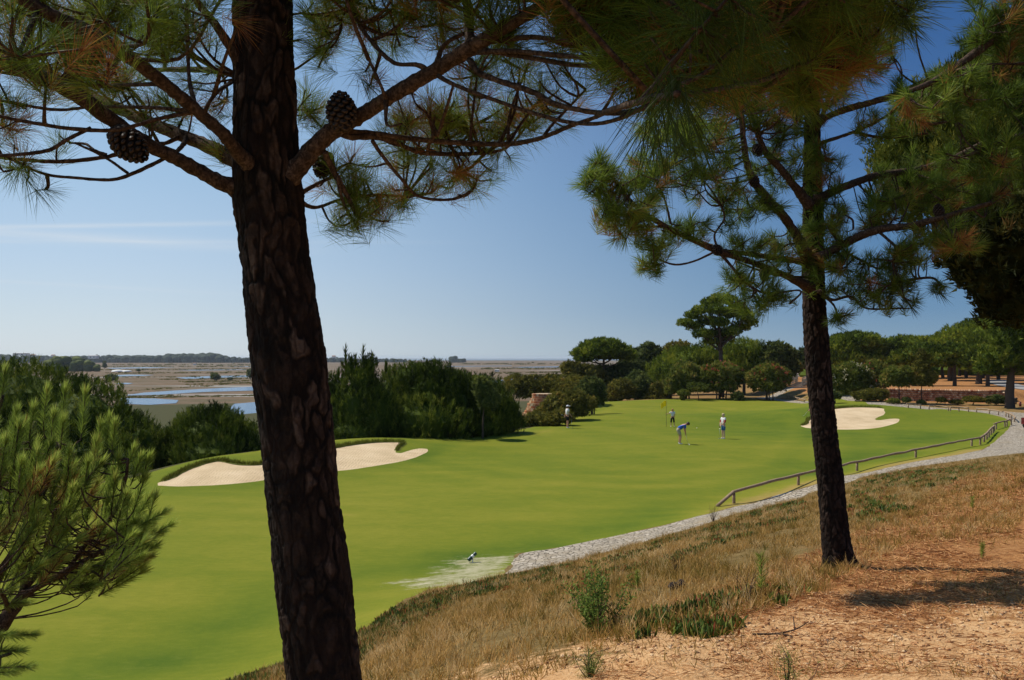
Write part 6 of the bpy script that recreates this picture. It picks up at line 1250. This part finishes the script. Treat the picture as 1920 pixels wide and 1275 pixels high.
plant('broom_plant', 1475, 1280, 'twiggy green weed at the bottom edge on the bare sand', .24, .5, 7, 40, .003, M['leafy'], 'weed', 'green weeds on the slope', 1, .05)
plant('broom_plant', 1265, 1075, 'dark stemmed weed behind the two fallen cones', .34, .30, 14, 16, .004, M['drygrass'], 'weed', 'dry weeds on the slope', 1, .05)
plant('broom_plant', 1400, 1128, 'dark thin weed left of the bright seedling', .34, .35, 9, 14, .004, M['drygrass'], 'weed', 'dry weeds on the slope', 1, .05)
for (u, v), lab, ax in (((1263, 1106), 'fallen pine cone, left one of the pair in the grass', (1, .3, .2)), ((1277, 1101), 'fallen pine cone, right one of the pair in the grass', (.3, 1, .3))):
    g = hit([u], [v])[0]; o = pine_cone(None, g+[0, 0, .04], np.array(ax), .11, .045, g); tag(o, lab, 'pine cone', 'fallen pine cones')
g = hit([1470], [1196])[0]; r = empty('dead_twig', g, 'bare dark forked twig lying on the sand at the edge of the litter', 'twig'); A = Acc()
for pts in ([(-.2, .05, .01), (-.05, 0, .03), (.08, .02, .05), (.2, .1, .08)], [(-.05, 0, .03), (.02, -.1, .04), (-.06, -.16, .02)], [(.08, .02, .05), (.10, .12, .11)]): tube(A, pts, [.007, .006, .003][:len(pts)] if len(pts) == 3 else ([.008, .006, .005, .003] if len(pts) == 4 else [.005, .003]), 6, 10, .1)
A.build('twigs', M['bark_limb'], r, True)
HAZE = 6e-5

# haze over the marsh: one closed box of even thin air
if HAZE:
    me = bpy.data.meshes.new('haze'); B = 18000.0; zs = (-15.5, 16.0)
    Vb = [(x, y, z) for x in (-B, B) for y in (-B, B) for z in zs]
    me.from_pydata(Vb, [], [(0, 1, 3, 2), (4, 6, 7, 5), (0, 4, 5, 1), (2, 3, 7, 6), (0, 2, 6, 4), (1, 5, 7, 3)])
    m = bpy.data.materials.new('thin haze'); m.use_nodes = True; nt = m.node_tree; nt.nodes.clear(); out = nt.nodes.new('ShaderNodeOutputMaterial')
    pv = nt.nodes.new('ShaderNodeVolumePrincipled'); pv.inputs['Color'].default_value = (.80, .90, 1, 1); pv.inputs['Density'].default_value = HAZE; pv.inputs['Anisotropy'].default_value = .2
    nt.links.new(pv.outputs[0], out.inputs['Volume']); me.materials.append(m); o = bpy.data.objects.new('haze', me); COL.objects.link(o); tag(o, 'thin pale sea haze over the marsh', 'haze', kind='stuff')
